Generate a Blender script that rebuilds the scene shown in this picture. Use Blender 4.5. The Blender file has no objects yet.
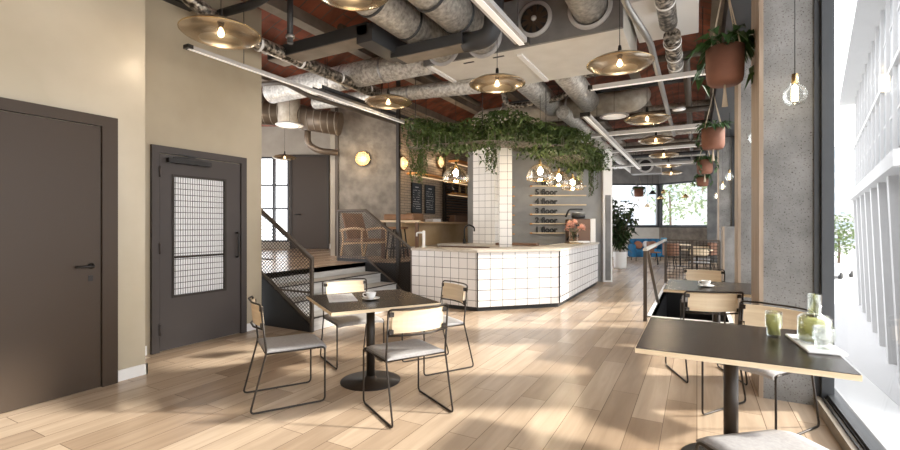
import bpy, bmesh, math, random
from mathutils import Vector, Matrix
S = bpy.context.scene
COL = S.collection
PI = math.pi
TH = math.radians(28.65)          # yaw of the angled walls of the building
CS, SN = math.cos(TH), math.sin(TH)
def W(l, w): return (l*CS - w*SN, l*SN + w*CS)     # angled building grid -> world

# ------------------------------------------------------------------ materials
def mat(name, col, rough=.5, metal=0., col2=None, nscale=5., ndetail=4., stretch=None, bump=0., bscale=None, ramp=(.35,.65),
        emit=None, estr=0., pits=None, spec=None, coat=0.):
    m = bpy.data.materials.new(name); m.use_nodes = True
    nt = m.node_tree; b = nt.nodes['Principled BSDF']
    b.inputs['Base Color'].default_value = (*col, 1); b.inputs['Roughness'].default_value = rough; b.inputs['Metallic'].default_value = metal
    if spec is not None: b.inputs['Specular IOR Level'].default_value = spec
    if coat: b.inputs['Coat Weight'].default_value = coat
    if emit:
        b.inputs['Emission Color'].default_value = (*emit, 1); b.inputs['Emission Strength'].default_value = estr
    if col2 or bump:
        tc = nt.nodes.new('ShaderNodeTexCoord'); mp = nt.nodes.new('ShaderNodeMapping')
        nt.links.new(tc.outputs['Object'], mp.inputs['Vector'])
        if stretch: mp.inputs['Scale'].default_value = stretch
        n = nt.nodes.new('ShaderNodeTexNoise'); n.inputs['Scale'].default_value = nscale; n.inputs['Detail'].default_value = ndetail
        nt.links.new(mp.outputs['Vector'], n.inputs['Vector'])
        out = None
        if col2:
            r = nt.nodes.new('ShaderNodeValToRGB')
            r.color_ramp.elements[0].position = ramp[0]; r.color_ramp.elements[1].position = ramp[1]
            r.color_ramp.elements[0].color = (*col, 1); r.color_ramp.elements[1].color = (*col2, 1)
            nt.links.new(n.outputs['Fac'], r.inputs['Fac']); out = r.outputs['Color']
            if pits:
                v = nt.nodes.new('ShaderNodeTexNoise'); v.inputs['Scale'].default_value = pits[0]; v.inputs['Detail'].default_value = 3
                nt.links.new(mp.outputs['Vector'], v.inputs['Vector'])
                r2 = nt.nodes.new('ShaderNodeValToRGB'); r2.color_ramp.elements[0].position = pits[1]; r2.color_ramp.elements[1].position = pits[1]+.05
                r2.color_ramp.elements[0].color = (*pits[2], 1); r2.color_ramp.elements[1].color = (1,1,1,1)
                nt.links.new(v.outputs['Fac'], r2.inputs['Fac'])
                mx = nt.nodes.new('ShaderNodeMix'); mx.data_type = 'RGBA'; mx.blend_type = 'MULTIPLY'; mx.inputs[0].default_value = 1
                nt.links.new(out, mx.inputs[6]); nt.links.new(r2.outputs['Color'], mx.inputs[7]); out = mx.outputs[2]
            nt.links.new(out, b.inputs['Base Color'])
        if bump:
            h = n
            if bscale:
                h = nt.nodes.new('ShaderNodeTexNoise'); h.inputs['Scale'].default_value = bscale; h.inputs['Detail'].default_value = 3
                nt.links.new(mp.outputs['Vector'], h.inputs['Vector'])
            bp = nt.nodes.new('ShaderNodeBump'); bp.inputs['Strength'].default_value = bump; bp.inputs['Distance'].default_value = .02
            nt.links.new(h.outputs['Fac'], bp.inputs['Height']); nt.links.new(bp.outputs['Normal'], b.inputs['Normal'])
    return m

def brickmat(name, c1, c2, mortar, bw, bh, ms, swap='XY', offset=.5, rough=.6, bump=.4, uv=False, grain=None, bias=0., msmooth=.1, spec=None, noise2=None, hstr=0):
    m = bpy.data.materials.new(name); m.use_nodes = True
    nt = m.node_tree; b = nt.nodes['Principled BSDF']; b.inputs['Roughness'].default_value = rough
    if spec is not None: b.inputs['Specular IOR Level'].default_value = spec
    tc = nt.nodes.new('ShaderNodeTexCoord')
    src = tc.outputs['UV' if uv else 'Object']
    sp = nt.nodes.new('ShaderNodeSeparateXYZ'); cb = nt.nodes.new('ShaderNodeCombineXYZ')
    nt.links.new(src, sp.inputs[0])
    nt.links.new(sp.outputs[swap[0]], cb.inputs[0]); nt.links.new(sp.outputs[swap[1]], cb.inputs[1])
    br = nt.nodes.new('ShaderNodeTexBrick')
    br.offset = offset; br.squash = 1
    br.inputs['Color1'].default_value = (*c1,1); br.inputs['Color2'].default_value = (*c2,1); br.inputs['Mortar'].default_value = (*mortar,1)
    br.inputs['Scale'].default_value = 1; br.inputs['Mortar Size'].default_value = ms; br.inputs['Mortar Smooth'].default_value = msmooth
    br.inputs['Bias'].default_value = bias; br.inputs['Brick Width'].default_value = bw; br.inputs['Row Height'].default_value = bh
    nt.links.new(cb.outputs[0], br.inputs['Vector'])
    out = br.outputs['Color']
    if grain:
        mp = nt.nodes.new('ShaderNodeMapping'); mp.inputs['Scale'].default_value = grain[0]
        nt.links.new(src, mp.inputs['Vector'])
        n = nt.nodes.new('ShaderNodeTexNoise'); n.inputs['Scale'].default_value = grain[1]; n.inputs['Detail'].default_value = 6; n.inputs['Distortion'].default_value = .6
        nt.links.new(mp.outputs[0], n.inputs['Vector'])
        r = nt.nodes.new('ShaderNodeValToRGB'); r.color_ramp.elements[0].position = .3; r.color_ramp.elements[1].position = .7
        r.color_ramp.elements[0].color = (*grain[2],1); r.color_ramp.elements[1].color = (*grain[3],1)
        nt.links.new(n.outputs['Fac'], r.inputs['Fac'])
        mx = nt.nodes.new('ShaderNodeMix'); mx.data_type = 'RGBA'; mx.blend_type = 'MULTIPLY'; mx.inputs[0].default_value = 1
        nt.links.new(out, mx.inputs[6]); nt.links.new(r.outputs['Color'], mx.inputs[7]); out = mx.outputs[2]
    nt.links.new(out, b.inputs['Base Color'])
    if bump:
        bp = nt.nodes.new('ShaderNodeBump'); bp.inputs['Strength'].default_value = bump; bp.inputs['Distance'].default_value = .01; bp.invert = True
        nt.links.new(br.outputs['Fac'], bp.inputs['Height']); nt.links.new(bp.outputs['Normal'], b.inputs['Normal'])
    return m

def glassmat(name, tint=(1,1,1), gloss=.06, rough=0., kf=.5, gcol=None):
    m = bpy.data.materials.new(name); m.use_nodes = True; nt = m.node_tree; nt.nodes.clear()
    o = nt.nodes.new('ShaderNodeOutputMaterial'); t = nt.nodes.new('ShaderNodeBsdfTransparent'); g = nt.nodes.new('ShaderNodeBsdfGlossy')
    t.inputs[0].default_value = (*tint,1); g.inputs['Roughness'].default_value = rough; g.inputs[0].default_value = (*(gcol or (1,1,1)),1)
    f = nt.nodes.new('ShaderNodeLayerWeight'); f.inputs[0].default_value = .35
    ma = nt.nodes.new('ShaderNodeMath'); ma.operation = 'MULTIPLY_ADD'; ma.inputs[1].default_value = kf; ma.inputs[2].default_value = gloss
    x = nt.nodes.new('ShaderNodeMixShader')
    nt.links.new(f.outputs['Fresnel'], ma.inputs[0]); nt.links.new(ma.outputs[0], x.inputs[0]); nt.links.new(t.outputs[0], x.inputs[1]); nt.links.new(g.outputs[0], x.inputs[2]); nt.links.new(x.outputs[0], o.inputs[0])
    return m

M = {}
M['floor'] = brickmat('oak_floor', (.55,.44,.33), (.30,.215,.145), (.20,.145,.10), 1.35, .212, .0026, swap='YX', offset=.37, rough=.24, bump=.12,
    grain=((6,.5,1), 2.4, (.86,.83,.80), (1.10,1.08,1.06)), bias=-.2)
M['plat_floor'] = M['floor']
M['ceil'] = brickmat('red_brick', (.29,.092,.05), (.17,.06,.036), (.12,.09,.07), .50, .20, .010, rough=.85, bump=.6,
    grain=((1,1,1), 2.5, (.45,.42,.4), (1.3,1.2,1.15)))
M['backbrick'] = brickmat('taupe_brick', (.36,.29,.22), (.29,.23,.17), (.12,.09,.07), .24, .062, .006, swap='YZ', rough=.5, bump=.5)
M['tile'] = brickmat('white_tile', (.86,.85,.84), (.80,.79,.78), (.10,.10,.10), .222, .172, .005, offset=0, rough=.16, bump=.35, uv=True)
M['tile_n'] = brickmat('white_tile_narrow', (.86,.85,.84), (.80,.79,.78), (.12,.12,.12), .163, .172, .0042, offset=0, rough=.16, bump=.35, uv=True)
M['tile_s'] = brickmat('white_tile_small', (.84,.82,.79), (.78,.76,.73), (.13,.12,.12), .15, .15, .0035, offset=0, rough=.2, bump=.35, uv=True)
M['wall_warm'] = mat('polished_plaster_pale', (.46,.40,.295), .30, 0, (.55,.485,.375), 1.1, 6, bump=.06, bscale=9)
M['wall_ochre'] = mat('polished_plaster_ochre', (.37,.31,.22), .42, 0, (.46,.395,.29), .9, 6, bump=.06, bscale=9)
M['plaster_rough'] = mat('rough_plaster', (.16,.138,.115), .7, 0, (.29,.258,.215), 4, 9, bump=1, bscale=7)
M['concrete'] = mat('concrete', (.15,.147,.141), .75, 0, (.245,.24,.233), 3.2, 8, bump=.35, bscale=22, pits=(85,.345,(.34,.28,.24)))
M['concrete_d'] = mat('concrete_dark', (.075,.075,.075), .75, 0, (.13,.13,.128), 3, 7)
M['concrete_s'] = mat('concrete_smooth', (.23,.23,.23), .7, 0, (.31,.31,.305), 1.6, 7, bump=.1, bscale=15)
M['door_brown'] = mat('brown_door', (.052,.035,.023), .42, spec=.3)
M['door_grey'] = mat('grey_door', (.064,.054,.051), .45, spec=.3)
M['dark'] = mat('black_steel', (.018,.016,.015), .42, .3)
M['void'] = mat('black_paint_and_shade', (.012,.012,.013), .55)  # real black paint, and the stairwell's darkness as colour
M['frame'] = mat('window_frame', (.035,.038,.042), .4, .2)
M['bronze'] = mat('bronze_rod', (.026,.019,.014), .42, .35)
M['rail'] = mat('brown_rail', (.082,.064,.050), .5, .2)
M['white'] = mat('white_paint', (.82,.81,.79), .5)
M['cream'] = mat('cream_paint', (.62,.59,.53), .6, 0, (.68,.65,.59), 4, 6)
M['lounge'] = mat('lounge_plaster', (.33,.295,.24), .6, 0, (.40,.36,.30), 2, 5)
M['grey_paint'] = mat('grey_duct_paint', (.15,.145,.14), .55, .1, (.22,.213,.205), 3, 6)
M['foil'] = mat('foil_duct', (.27,.25,.22), .40, .35, (.62,.59,.54), 20, 9, bump=.8, bscale=34, ramp=(.30,.66))
M['foil_dark'] = mat('foil_dark', (.05,.042,.035), .35, .6, (.62,.56,.48), 20, 9, bump=.8, bscale=16, ramp=(.42,.66))
M['clay_duct'] = mat('clay_duct', (.32,.28,.225), .5, .25, (.46,.41,.34), 9, 7, bump=.4, bscale=14)
M['spiral'] = mat('spiral_duct', (.12,.09,.065), .4, .35)
M['steel'] = mat('steel', (.33,.32,.31), .35, .75)
M['silver'] = mat('brushed_silver', (.62,.61,.58), .32, .8)
M['darkduct'] = mat('dark_duct', (.040,.042,.046), .5, .2)
M['beige_steel'] = mat('beige_steel', (.20,.17,.135), .6, .1, (.28,.24,.195), 4, 5)
M['brass'] = mat('brass', (.55,.40,.20), .25, .9)
M['shade_out'] = mat('shade_outer', (.13,.11,.085), .35, .8)
M['shade_in'] = mat('shade_inner', (.40,.32,.22), .22, 1.0)
M['tray'] = mat('white_tray', (.46,.45,.44), .45, .1)
M['ply'] = mat('plywood', (.66,.52,.34), .5, 0, (.76,.63,.45), 3, 5, stretch=(1,1,9))
M['ply_h'] = mat('plywood_back', (.66,.52,.35), .45, 0, (.75,.62,.44), 3, 5, stretch=(1,1,14))
M['table'] = mat('table_laminate', (.022,.016,.012), .26, spec=.25)
M['seat'] = mat('grey_felt', (.31,.30,.298), .9, 0, (.36,.35,.347), 60, 3, bump=.1)
M['wood_clad'] = mat('wood_cladding', (.26,.195,.14), .55, 0, (.35,.27,.20), 5, 6, stretch=(6,6,.5))
M['orangewood'] = mat('orange_shelf', (.72,.33,.10), .4)
M['chairwood'] = mat('honey_wood', (.66,.45,.26), .45, 0, (.66,.46,.28), 5, 5, stretch=(1,1,.3))
M['leather'] = mat('brown_leather', (.22,.115,.055), .5, 0, (.28,.15,.08), 6, 4)
M['worktop'] = mat('worktop', (.52,.47,.41), .35, 0, (.60,.55,.48), 6, 6)
M['gold'] = mat('gold_splash', (.48,.33,.17), .36, .35, (.60,.44,.26), 1.5, 6)
M['terracotta'] = mat('terracotta', (.145,.058,.033), .8, 0, (.20,.083,.048), 5, 6)
M['leaf'] = mat('leaf_green', (.022,.055,.016), .42, 0, (.05,.11,.03), 8, 2)
M['leaf_ivy'] = mat('ivy_green', (.028,.055,.012), .5, 0, (.10,.15,.035), 3, 3)
M['leaf_ficus'] = mat('ficus_green', (.018,.038,.012), .35, 0, (.05,.085,.028), 5, 2)
M['rope'] = mat('rope', (.48,.40,.30), .9)
M['ceramic'] = mat('white_ceramic', (.85,.85,.84), .18)
M['paper'] = mat('paper', (.80,.80,.81), .7)
M['print'] = mat('printed_grey', (.35,.35,.36), .7)
M['board'] = mat('slate_board', (.022,.030,.040), .6)
M['chalk'] = mat('chalk', (.75,.75,.75), .8)
M['blue'] = mat('blue_velvet', (.008,.085,.19), .8, 0, (.018,.16,.33), 4, 3)
M['blue_sunlit'] = mat('sunlit_blue_velvet', (.12,.36,.55), .8)  # sunlight on the sofa's side, put into a paler blue
M['tan'] = mat('tan_shell', (.22,.105,.06), .6)
M['orange'] = mat('orange_fabric', (.36,.15,.085), .8)
M['peach'] = mat('peach_petal', (.85,.46,.34), .6, 0, (.95,.66,.54), 20, 2)
M['black'] = mat('black_plastic', (.012,.012,.012), .35)
M['brownpanel'] = mat('brown_panel', (.16,.085,.05), .5)
M['letter'] = mat('black_letter', (.012,.012,.012), .5)
M['riser'] = mat('grey_stair', (.42,.41,.40), .45, 0, (.58,.57,.55), 3, 6, stretch=(1,.4,6))
M['bulb'] = mat('warm_bulb', (1,.8,.5), .3, emit=(1,.80,.52), estr=9)
M['bulb_w'] = mat('bright_bulb', (1,.9,.75), .3, emit=(1,.90,.72), estr=45)
M['sconce'] = mat('sconce_glow', (.45,.32,.18), .4, emit=(1,.74,.42), estr=.62)
M['led'] = mat('led_strip', (1,.98,.94), .4, emit=(1,.96,.9), estr=.12)
M['glass'] = glassmat('clear_pane',(1,1,1),.01,0.,.16)
M['smoke'] = glassmat('smoked_bronze_glass',(.44,.40,.34),.68,.28,.3,(.52,.50,.46))
M['smoke2'] = glassmat('smoked_bronze_glass_thin',(.78,.66,.50),.40,.22,.4,(.66,.60,.52))
M['glass_amber'] = glassmat('amber_glass', (.93,.86,.74), .10)
M['glass_clear'] = glassmat('clear_glass', (.96,.98,.97), .02, 0., .35)
M['frost'] = mat('frosted_glass', (.80,.80,.81), .35)
M['water'] = mat('green_water', (.66,.64,.26), .3, spec=.2); M['water'].node_tree.nodes['Principled BSDF'].inputs['Alpha'].default_value=.62
M['herb'] = mat('herb', (.50,.52,.16), .6, 0, (.80,.78,.36), 40, 2)
M['street'] = mat('street_paving', (.64,.64,.64), .8, 0, (.68,.68,.68), .3, 3)
M['road'] = mat('road', (.56,.56,.57), .8)
M['stone'] = mat('pale_stone', (.50,.50,.505), .7)
M['outglass'] = mat('outside_window', (.13,.145,.16), .3)
M['outglass2'] = mat('far_window', (.36,.41,.45), .3)
M['stonedark'] = mat('shop_recess', (.30,.30,.31), .6)
M['tree'] = mat('street_tree', (.09,.14,.045), .6, 0, (.20,.27,.10), 3, 2)
M['bark'] = mat('bark', (.14,.10,.07), .9)
M['carwhite'] = mat('car_paint', (.62,.63,.65), .25, .2)
M['rubber'] = mat('rubber', (.03,.03,.03), .8)

# ------------------------------------------------------------------ mesh builder
class B:
    def __init__(s): s.bm = bmesh.new(); s.uvl = None
    def box(s, x0,x1,y0,y1,z0,z1, mtx=None):
        g = bmesh.ops.create_cube(s.bm, size=1)['verts']
        for v in g:
            v.co = Vector(((x0+x1)/2 + v.co.x*(x1-x0), (y0+y1)/2 + v.co.y*(y1-y0), (z0+z1)/2 + v.co.z*(z1-z0)))
            if mtx: v.co = mtx @ v.co
        return s
    def bar(s, p, q, w, h=None):            # rectangular bar between two points
        p, q = Vector(p), Vector(q); h = h or w; d = q-p; L = d.length
        if L < 1e-6: return s
        d.normalize(); up = Vector((0,0,1)) if abs(d.z) < .95 else Vector((1,0,0))
        a = d.cross(up).normalized(); b = a.cross(d).normalized()
        vs = []
        for e in (p,q):
            for i,j in ((-1,-1),(1,-1),(1,1),(-1,1)): vs.append(s.bm.verts.new(e + a*(i*w/2) + b*(j*h/2)))
        f = [(0,3,2,1),(4,5,6,7)] + [(i,(i+1)%4,(i+1)%4+4,i+4) for i in range(4)]
        for t in f: s.bm.faces.new([vs[k] for k in t])
        return s
    def tube(s, pts, r, n=10, closed=False, cap=True):
        pts = [Vector(p) for p in pts]; N = len(pts)
        rs = r if isinstance(r,(list,tuple)) else [r]*N
        T = []
        for i in range(N):
            if closed: t = pts[(i+1)%N]-pts[i-1]
            elif i == 0: t = pts[1]-pts[0]
            elif i == N-1: t = pts[-1]-pts[-2]
            else: t = (pts[i+1]-pts[i]).normalized()+(pts[i]-pts[i-1]).normalized()
            T.append(t.normalized())
        up = Vector((0,0,1)) if abs(T[0].z) < .9 else Vector((1,0,0))
        a = T[0].cross(up).normalized(); rings = []
        for i in range(N):
            a = (a - T[i]*a.dot(T[i])).normalized(); b = T[i].cross(a)
            rings.append([s.bm.verts.new(pts[i] + (a*math.cos(2*PI*k/n)+b*math.sin(2*PI*k/n))*rs[i]) for k in range(n)])
        for i in range(N if closed else N-1):
            R0, R1 = rings[i], rings[(i+1)%N]
            for k in range(n): s.bm.faces.new((R0[k],R0[(k+1)%n],R1[(k+1)%n],R1[k])).smooth = True
        if cap and not closed:
            s.bm.faces.new(rings[0][::-1]); s.bm.faces.new(rings[-1])
        return s
    def lathe(s, prof, c=(0,0,0), n=28, cap=False, axis='Z', mtx=None):
        c = Vector(c); rings = []
        for r,z in prof:
            ring = []
            for k in range(n):
                a = 2*PI*k/n; v = Vector((r*math.cos(a), r*math.sin(a), z))
                if axis == 'Y': v = Vector((v.x, z, v.y))
                if axis == 'X': v = Vector((z, v.x, v.y))
                if mtx: v = mtx @ v
                ring.append(s.bm.verts.new(c+v))
            rings.append(ring)
        for i in range(len(rings)-1):
            for k in range(n): s.bm.faces.new((rings[i][k],rings[i][(k+1)%n],rings[i+1][(k+1)%n],rings[i+1][k])).smooth = True
        if cap: s.bm.faces.new(rings[0][::-1]); s.bm.faces.new(rings[-1])
        return s
    def prism(s, poly, z0, z1):
        a = [s.bm.verts.new((x,y,z0)) for x,y in poly]; b = [s.bm.verts.new((x,y,z1)) for x,y in poly]; n = len(poly)
        s.bm.faces.new(a[::-1]); s.bm.faces.new(b)
        for i in range(n): s.bm.faces.new((a[i],a[(i+1)%n],b[(i+1)%n],b[i]))
        return s
    def vprism(s, poly, y0, y1):               # polygon in XZ extruded along Y
        a = [s.bm.verts.new((x,y0,z)) for x,z in poly]; b = [s.bm.verts.new((x,y1,z)) for x,z in poly]; n = len(poly)
        s.bm.faces.new(a); s.bm.faces.new(b[::-1])
        for i in range(n): s.bm.faces.new((a[(i+1)%n],a[i],b[i],b[(i+1)%n]))
        return s
    def ball(s, c, r, sub=2, sc=(1,1,1)):
        g = bmesh.ops.create_icosphere(s.bm, subdivisions=sub, radius=1)['verts']
        for v in g: v.co = Vector((c[0]+v.co.x*r*sc[0], c[1]+v.co.y*r*sc[1], c[2]+v.co.z*r*sc[2]))
        for f in s.bm.faces: f.smooth = True if f.verts[0] in g else f.smooth
        return s
    def leaf(s, p, d, L, wd, droop=.3, rnd=random):
        d = Vector(d).normalized(); up = Vector((0,0,1)); a = d.cross(up)
        if a.length < .1: a = Vector((1,0,0))
        a.normalize(); p = Vector(p)
        n = a.cross(d)
        m = p + d*L*.45; t = p + d*L - up*L*droop
        f = wd*.25
        v0 = s.bm.verts.new(p); v1 = s.bm.verts.new(m + a*wd/2 + n*f); v2 = s.bm.verts.new(t); v3 = s.bm.verts.new(m - a*wd/2 + n*f); v4 = s.bm.verts.new(m)
        s.bm.faces.new((v0,v1,v4)); s.bm.faces.new((v1,v2,v4)); s.bm.faces.new((v4,v2,v3)); s.bm.faces.new((v0,v4,v3))
        return s
    def panel(s, p0, p1, z0, z1, th):          # vertical slab p0->p1, visible face to the right-hand side, metric UVs
        uv = s.bm.loops.layers.uv.verify()
        p0, p1 = Vector((*p0,0)), Vector((*p1,0)); d = (p1-p0); L = d.length; d.normalize(); n = Vector((d.y,-d.x,0))
        def q(vs, uvs):
            f = s.bm.faces.new([s.bm.verts.new(v) for v in vs])
            for l,u in zip(f.loops, uvs): l[uv].uv = u
        Z0, Z1 = Vector((0,0,z0)), Vector((0,0,z1)); b0, b1 = p0-n*th, p1-n*th
        q((p0+Z0,p1+Z0,p1+Z1,p0+Z1), ((0,z0),(L,z0),(L,z1),(0,z1)))
        q((b1+Z0,b0+Z0,b0+Z1,b1+Z1), ((0,z0),(L,z0),(L,z1),(0,z1)))
        q((b0+Z0,p0+Z0,p0+Z1,b0+Z1), ((0,z0),(th,z0),(th,z1),(0,z1)))
        q((p1+Z0,b1+Z0,b1+Z1,p1+Z1), ((0,z0),(th,z0),(th,z1),(0,z1)))
        q((p0+Z1,p1+Z1,b1+Z1,b0+Z1), ((0,0),(L,0),(L,th),(0,th)))
        q((b0+Z0,b1+Z0,p1+Z0,p0+Z0), ((0,0),(L,0),(L,th),(0,th)))
        return s
    def out(s, name, m, parent=None, loc=None, rot=None, bevel=0., smooth=False, **tags):
        me = bpy.data.meshes.new(name)
        if not s.uvl: bmesh.ops.recalc_face_normals(s.bm, faces=s.bm.faces)
        if smooth:
            for f in s.bm.faces: f.smooth = True
        s.bm.to_mesh(me); s.bm.free(); me.materials.append(M[m] if isinstance(m,str) else m)
        o = bpy.data.objects.new(name, me); COL.objects.link(o)
        if parent: o.parent = parent
        if loc: o.location = loc
        if rot is not None: o.rotation_euler = rot if isinstance(rot,(tuple,list)) else (0,0,rot)
        if bevel:
            md = o.modifiers.new('edge', 'BEVEL'); md.width = bevel; md.segments = 2; md.limit_method = 'ANGLE'
        for k,v in tags.items(): o[k] = v
        return o
def rpath(pts, r, n=5, closed=False):       # rounds the corners of a polyline
    pts = [Vector(p) for p in pts]; out = []; N = len(pts)
    for i,p in enumerate(pts):
        if not closed and i in (0,N-1): out.append(p); continue
        a, b = pts[i-1], pts[(i+1)%N]; da = (a-p); db = (b-p); k = min(r, da.length*.45, db.length*.45)
        A = p+da.normalized()*k; C = p+db.normalized()*k
        for t in range(n+1):
            t /= n; out.append(A*(1-t)**2 + p*2*t*(1-t) + C*t*t)
    return out
def empty(name, loc=(0,0,0), rot=0, **tags):
    o = bpy.data.objects.new(name, None); COL.objects.link(o); o.location = loc; o.rotation_euler = (0,0,rot); o.empty_display_size = .1
    for k,v in tags.items(): o[k] = v
    return o
def T(label, cat, group=None):
    d = dict(label=label, category=cat)
    if group: d['group'] = group
    return d
ST = dict(kind='structure')
def copy_tree(o, parent=None):
    c = o.copy(); COL.objects.link(c)
    if parent: c.parent = parent
    for ch in list(o.children): copy_tree(ch, c)
    return c
def dup(o, loc, rot=None, label=None, group=None, scale=None):
    c = copy_tree(o); c.location = loc
    if rot is not None: c.rotation_euler = (0,0,rot)
    if label: c['label'] = label
    if group: c['group'] = group
    if scale: c.scale = (scale,)*3 if not isinstance(scale,tuple) else scale
    return c
def point(loc, e, col=(1,.82,.6), r=.04):
    l = bpy.data.lights.new('bulb_light','POINT'); l.energy = e; l.color = col; l.shadow_soft_size = r
    o = bpy.data.objects.new('bulb_light', l); COL.objects.link(o); o.location = loc; return o

CEIL = 4.35
# ------------------------------------------------------------------ the shell
# floor: with the basement stair opening cut out
B().box(-5.6,-.64,-3,24,-.2,0).box(-.64,.42,-3,7.6,-.2,0).box(-.64,.42,12,24,-.2,0).box(.42,1.02,-3,24,-.2,0).out('floor','floor',**ST)
# stairwell shaft lining
B().box(-.70,-.64,7.6,12,-2.6,-.012).box(.42,.48,7.6,12,-2.6,-.012).box(-.70,.48,12.0,12.06,-2.6,-.012).box(-.7,.48,7.54,7.6,-2.6,-.012).box(-.7,.48,7.54,12.06,-2.7,-2.6).out('wall_stairwell','void',**ST)  # lining coloured black for the darkness inside the opening
B().box(-.68,-.63,7.55,12.05,-.01,.012).box(.41,.46,7.55,12.05,-.01,.012).box(-.68,.46,7.55,7.6,-.01,.012).out('trim_stairwell','white',**ST)
# raised floor on the left
B().prism([(-16,4.25),(-5.56,4.25),(-5.56,6.86),(-4.93,6.86),(-4.93,8.30),(-5.30,8.60),(-6.02,8.60),(-7.4,7.86),(-7.4,12),(-16,12)],.62,.70).out('floor_raised','floor',**ST)
# left walls
B().box(-4.9,-4.58,-3,2.37,0,CEIL).out('wall_left','wall_warm',**ST)
B().box(-5.7,-5.24,2.37,4.20,0,CEIL).box(-5.7,-4.9,2.2,2.37,0,CEIL).out('wall_left_rear','wall_ochre',**ST)
B().box(-4.58,-4.565,2.125,2.385,0,.10).box(-4.9,-4.565,2.37,2.385,0,.10).out('baseboard_left','white',**ST)
B().box(-5.24,-5.225,3.95,4.215,0,.10).box(-5.24,-5.225,2.385,2.72,0,.10).box(-5.6,-5.225,4.20,4.215,0,.10).out('baseboard_left_rear','white',**ST)
# ceiling: shallow brick vaults between steel joists
b = B(); xs = [-16+1.25*i for i in range(14)]
for i in range(13):
    x0, x1 = xs[i], xs[i+1]; pr = []
    for k in range(9):
        t = k/8; pr.append((x0+(x1-x0)*t, CEIL + .20*math.sin(PI*t)))
    for k in range(8):
        a,c = pr[k],pr[k+1]
        vs = [b.bm.verts.new(v) for v in ((a[0],-3,a[1]),(c[0],-3,c[1]),(c[0],23.5,c[1]),(a[0],23.5,a[1]))]
        b.bm.faces.new(vs)
b.out('ceiling','ceil',**ST)
B().box(-16.5,1.3,-3,23.5,CEIL+.22,CEIL+.5).out('ceiling_slab','concrete_s',**ST)
for i,x in enumerate(xs[6:]):
    B().box(x-.09,x+.09,-3,23.4,CEIL-.20,CEIL-.185).box(x-.012,x+.012,-3,23.4,CEIL-.185,CEIL+.05).out('ceiling_joist','beige_steel',**ST)
for y in (13.6,20.0):
    B().box(-9,.9,y-.10,y+.10,CEIL-.36,CEIL-.20).out('ceiling_beam','darkduct',**ST)
B().box(.30,1.05,-3,21,3.78,CEIL+.1).out('beam_right','darkduct',**ST)
B().box(-5.24,-5.12,2.4,3.2,3.92,4.12).out('beam_left','darkduct',**ST)

B().box(-4.9,1.05,-3.2,-3.0,0,CEIL).out('wall_back_added','wall_warm',**ST)  # unseen wall behind the camera, added to cut fill light from the rear
# ---- left doors
def lever(parent, loc, sgn, rot=0):
    o = B().lathe([(0,0),(.026,0),(.026,.012),(0,.012)],axis='X').tube(rpath([(.0,0,0),(.055,0,0),(.055,sgn*.13,0)],.015),.010,8).out('handle','dark',parent)
    o.location = loc; return o
d = empty('door_1',(-4.58,1.4,0),kind='structure')
B().box(-.02,.045,.60,.72,0,2.36).box(-.02,.045,-.95,-.83,0,2.36).box(-.02,.045,-.83,.60,2.27,2.36).out('door_frame','door_brown',d)
B().box(-.01,.03,-.825,.592,.006,2.262).out('door_leaf','door_brown',d)
h = lever(d,(.03,.52,1.06),-1)
B().box(.029,.034,.50,.535,.93,.98).out('keyhole_plate','dark',d)
d = empty('door_2',(-5.24,3.35,0),kind='structure')
B().box(-.03,.04,-.59,-.51,0,2.29).box(-.03,.04,.51,.59,0,2.29).box(-.03,.04,-.51,.51,2.21,2.29).out('door_frame','door_grey',d)
lf = B().box(-.02,.025,-.50,-.355,.01,2.20).box(-.02,.025,.285,.50,.01,2.20).box(-.02,.025,-.355,.285,.01,.60).box(-.02,.025,-.355,.285,1.97,2.20).out('door_leaf','door_grey',d)
B().box(-.03,.035,-.37,-.345,.585,1.985).box(-.03,.035,.275,.30,.585,1.985).box(-.03,.035,-.345,.275,.585,.61).box(-.03,.035,-.345,.275,1.96,1.985).out('glazing_bead','bronze',lf)
B().box(-.008,.004,-.345,.275,.61,1.96).out('frosted_pane','frost',lf)
b = B()
for k in range(1,20): z = .61+1.35*k/20; b.box(.004,.010,-.345,.275,z-.003,z+.003)
for k in range(1,22): y = -.345+.62*k/22; b.box(.004,.009,y-.0015,y+.0015,.61,1.96)
b.box(.005,.013,-.345,.275,1.03,1.055)
b.out('wire_grid','bronze',lf)
c = B().box(.04,.10,-.44,.06,2.11,2.16).out('door_closer','dark',d)
B().bar((.08,-.38,2.165),(.10,-.12,2.20),.02,.012).bar((.10,-.12,2.20),(.03,-.3,2.22),.02,.012).out('closer_arm','dark',c)
B().tube(rpath([(.025,.445,1.0),(.075,.445,1.0),(.075,.445,1.31),(.025,.445,1.31)],.03),.013,8).out('pull_handle','dark',d)
for z in (.25,1.15,2.0): B().tube([(.045,-.51,z-.06),(.045,-.51,z+.06)],.012,8).out('hinge','door_grey',d)

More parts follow.
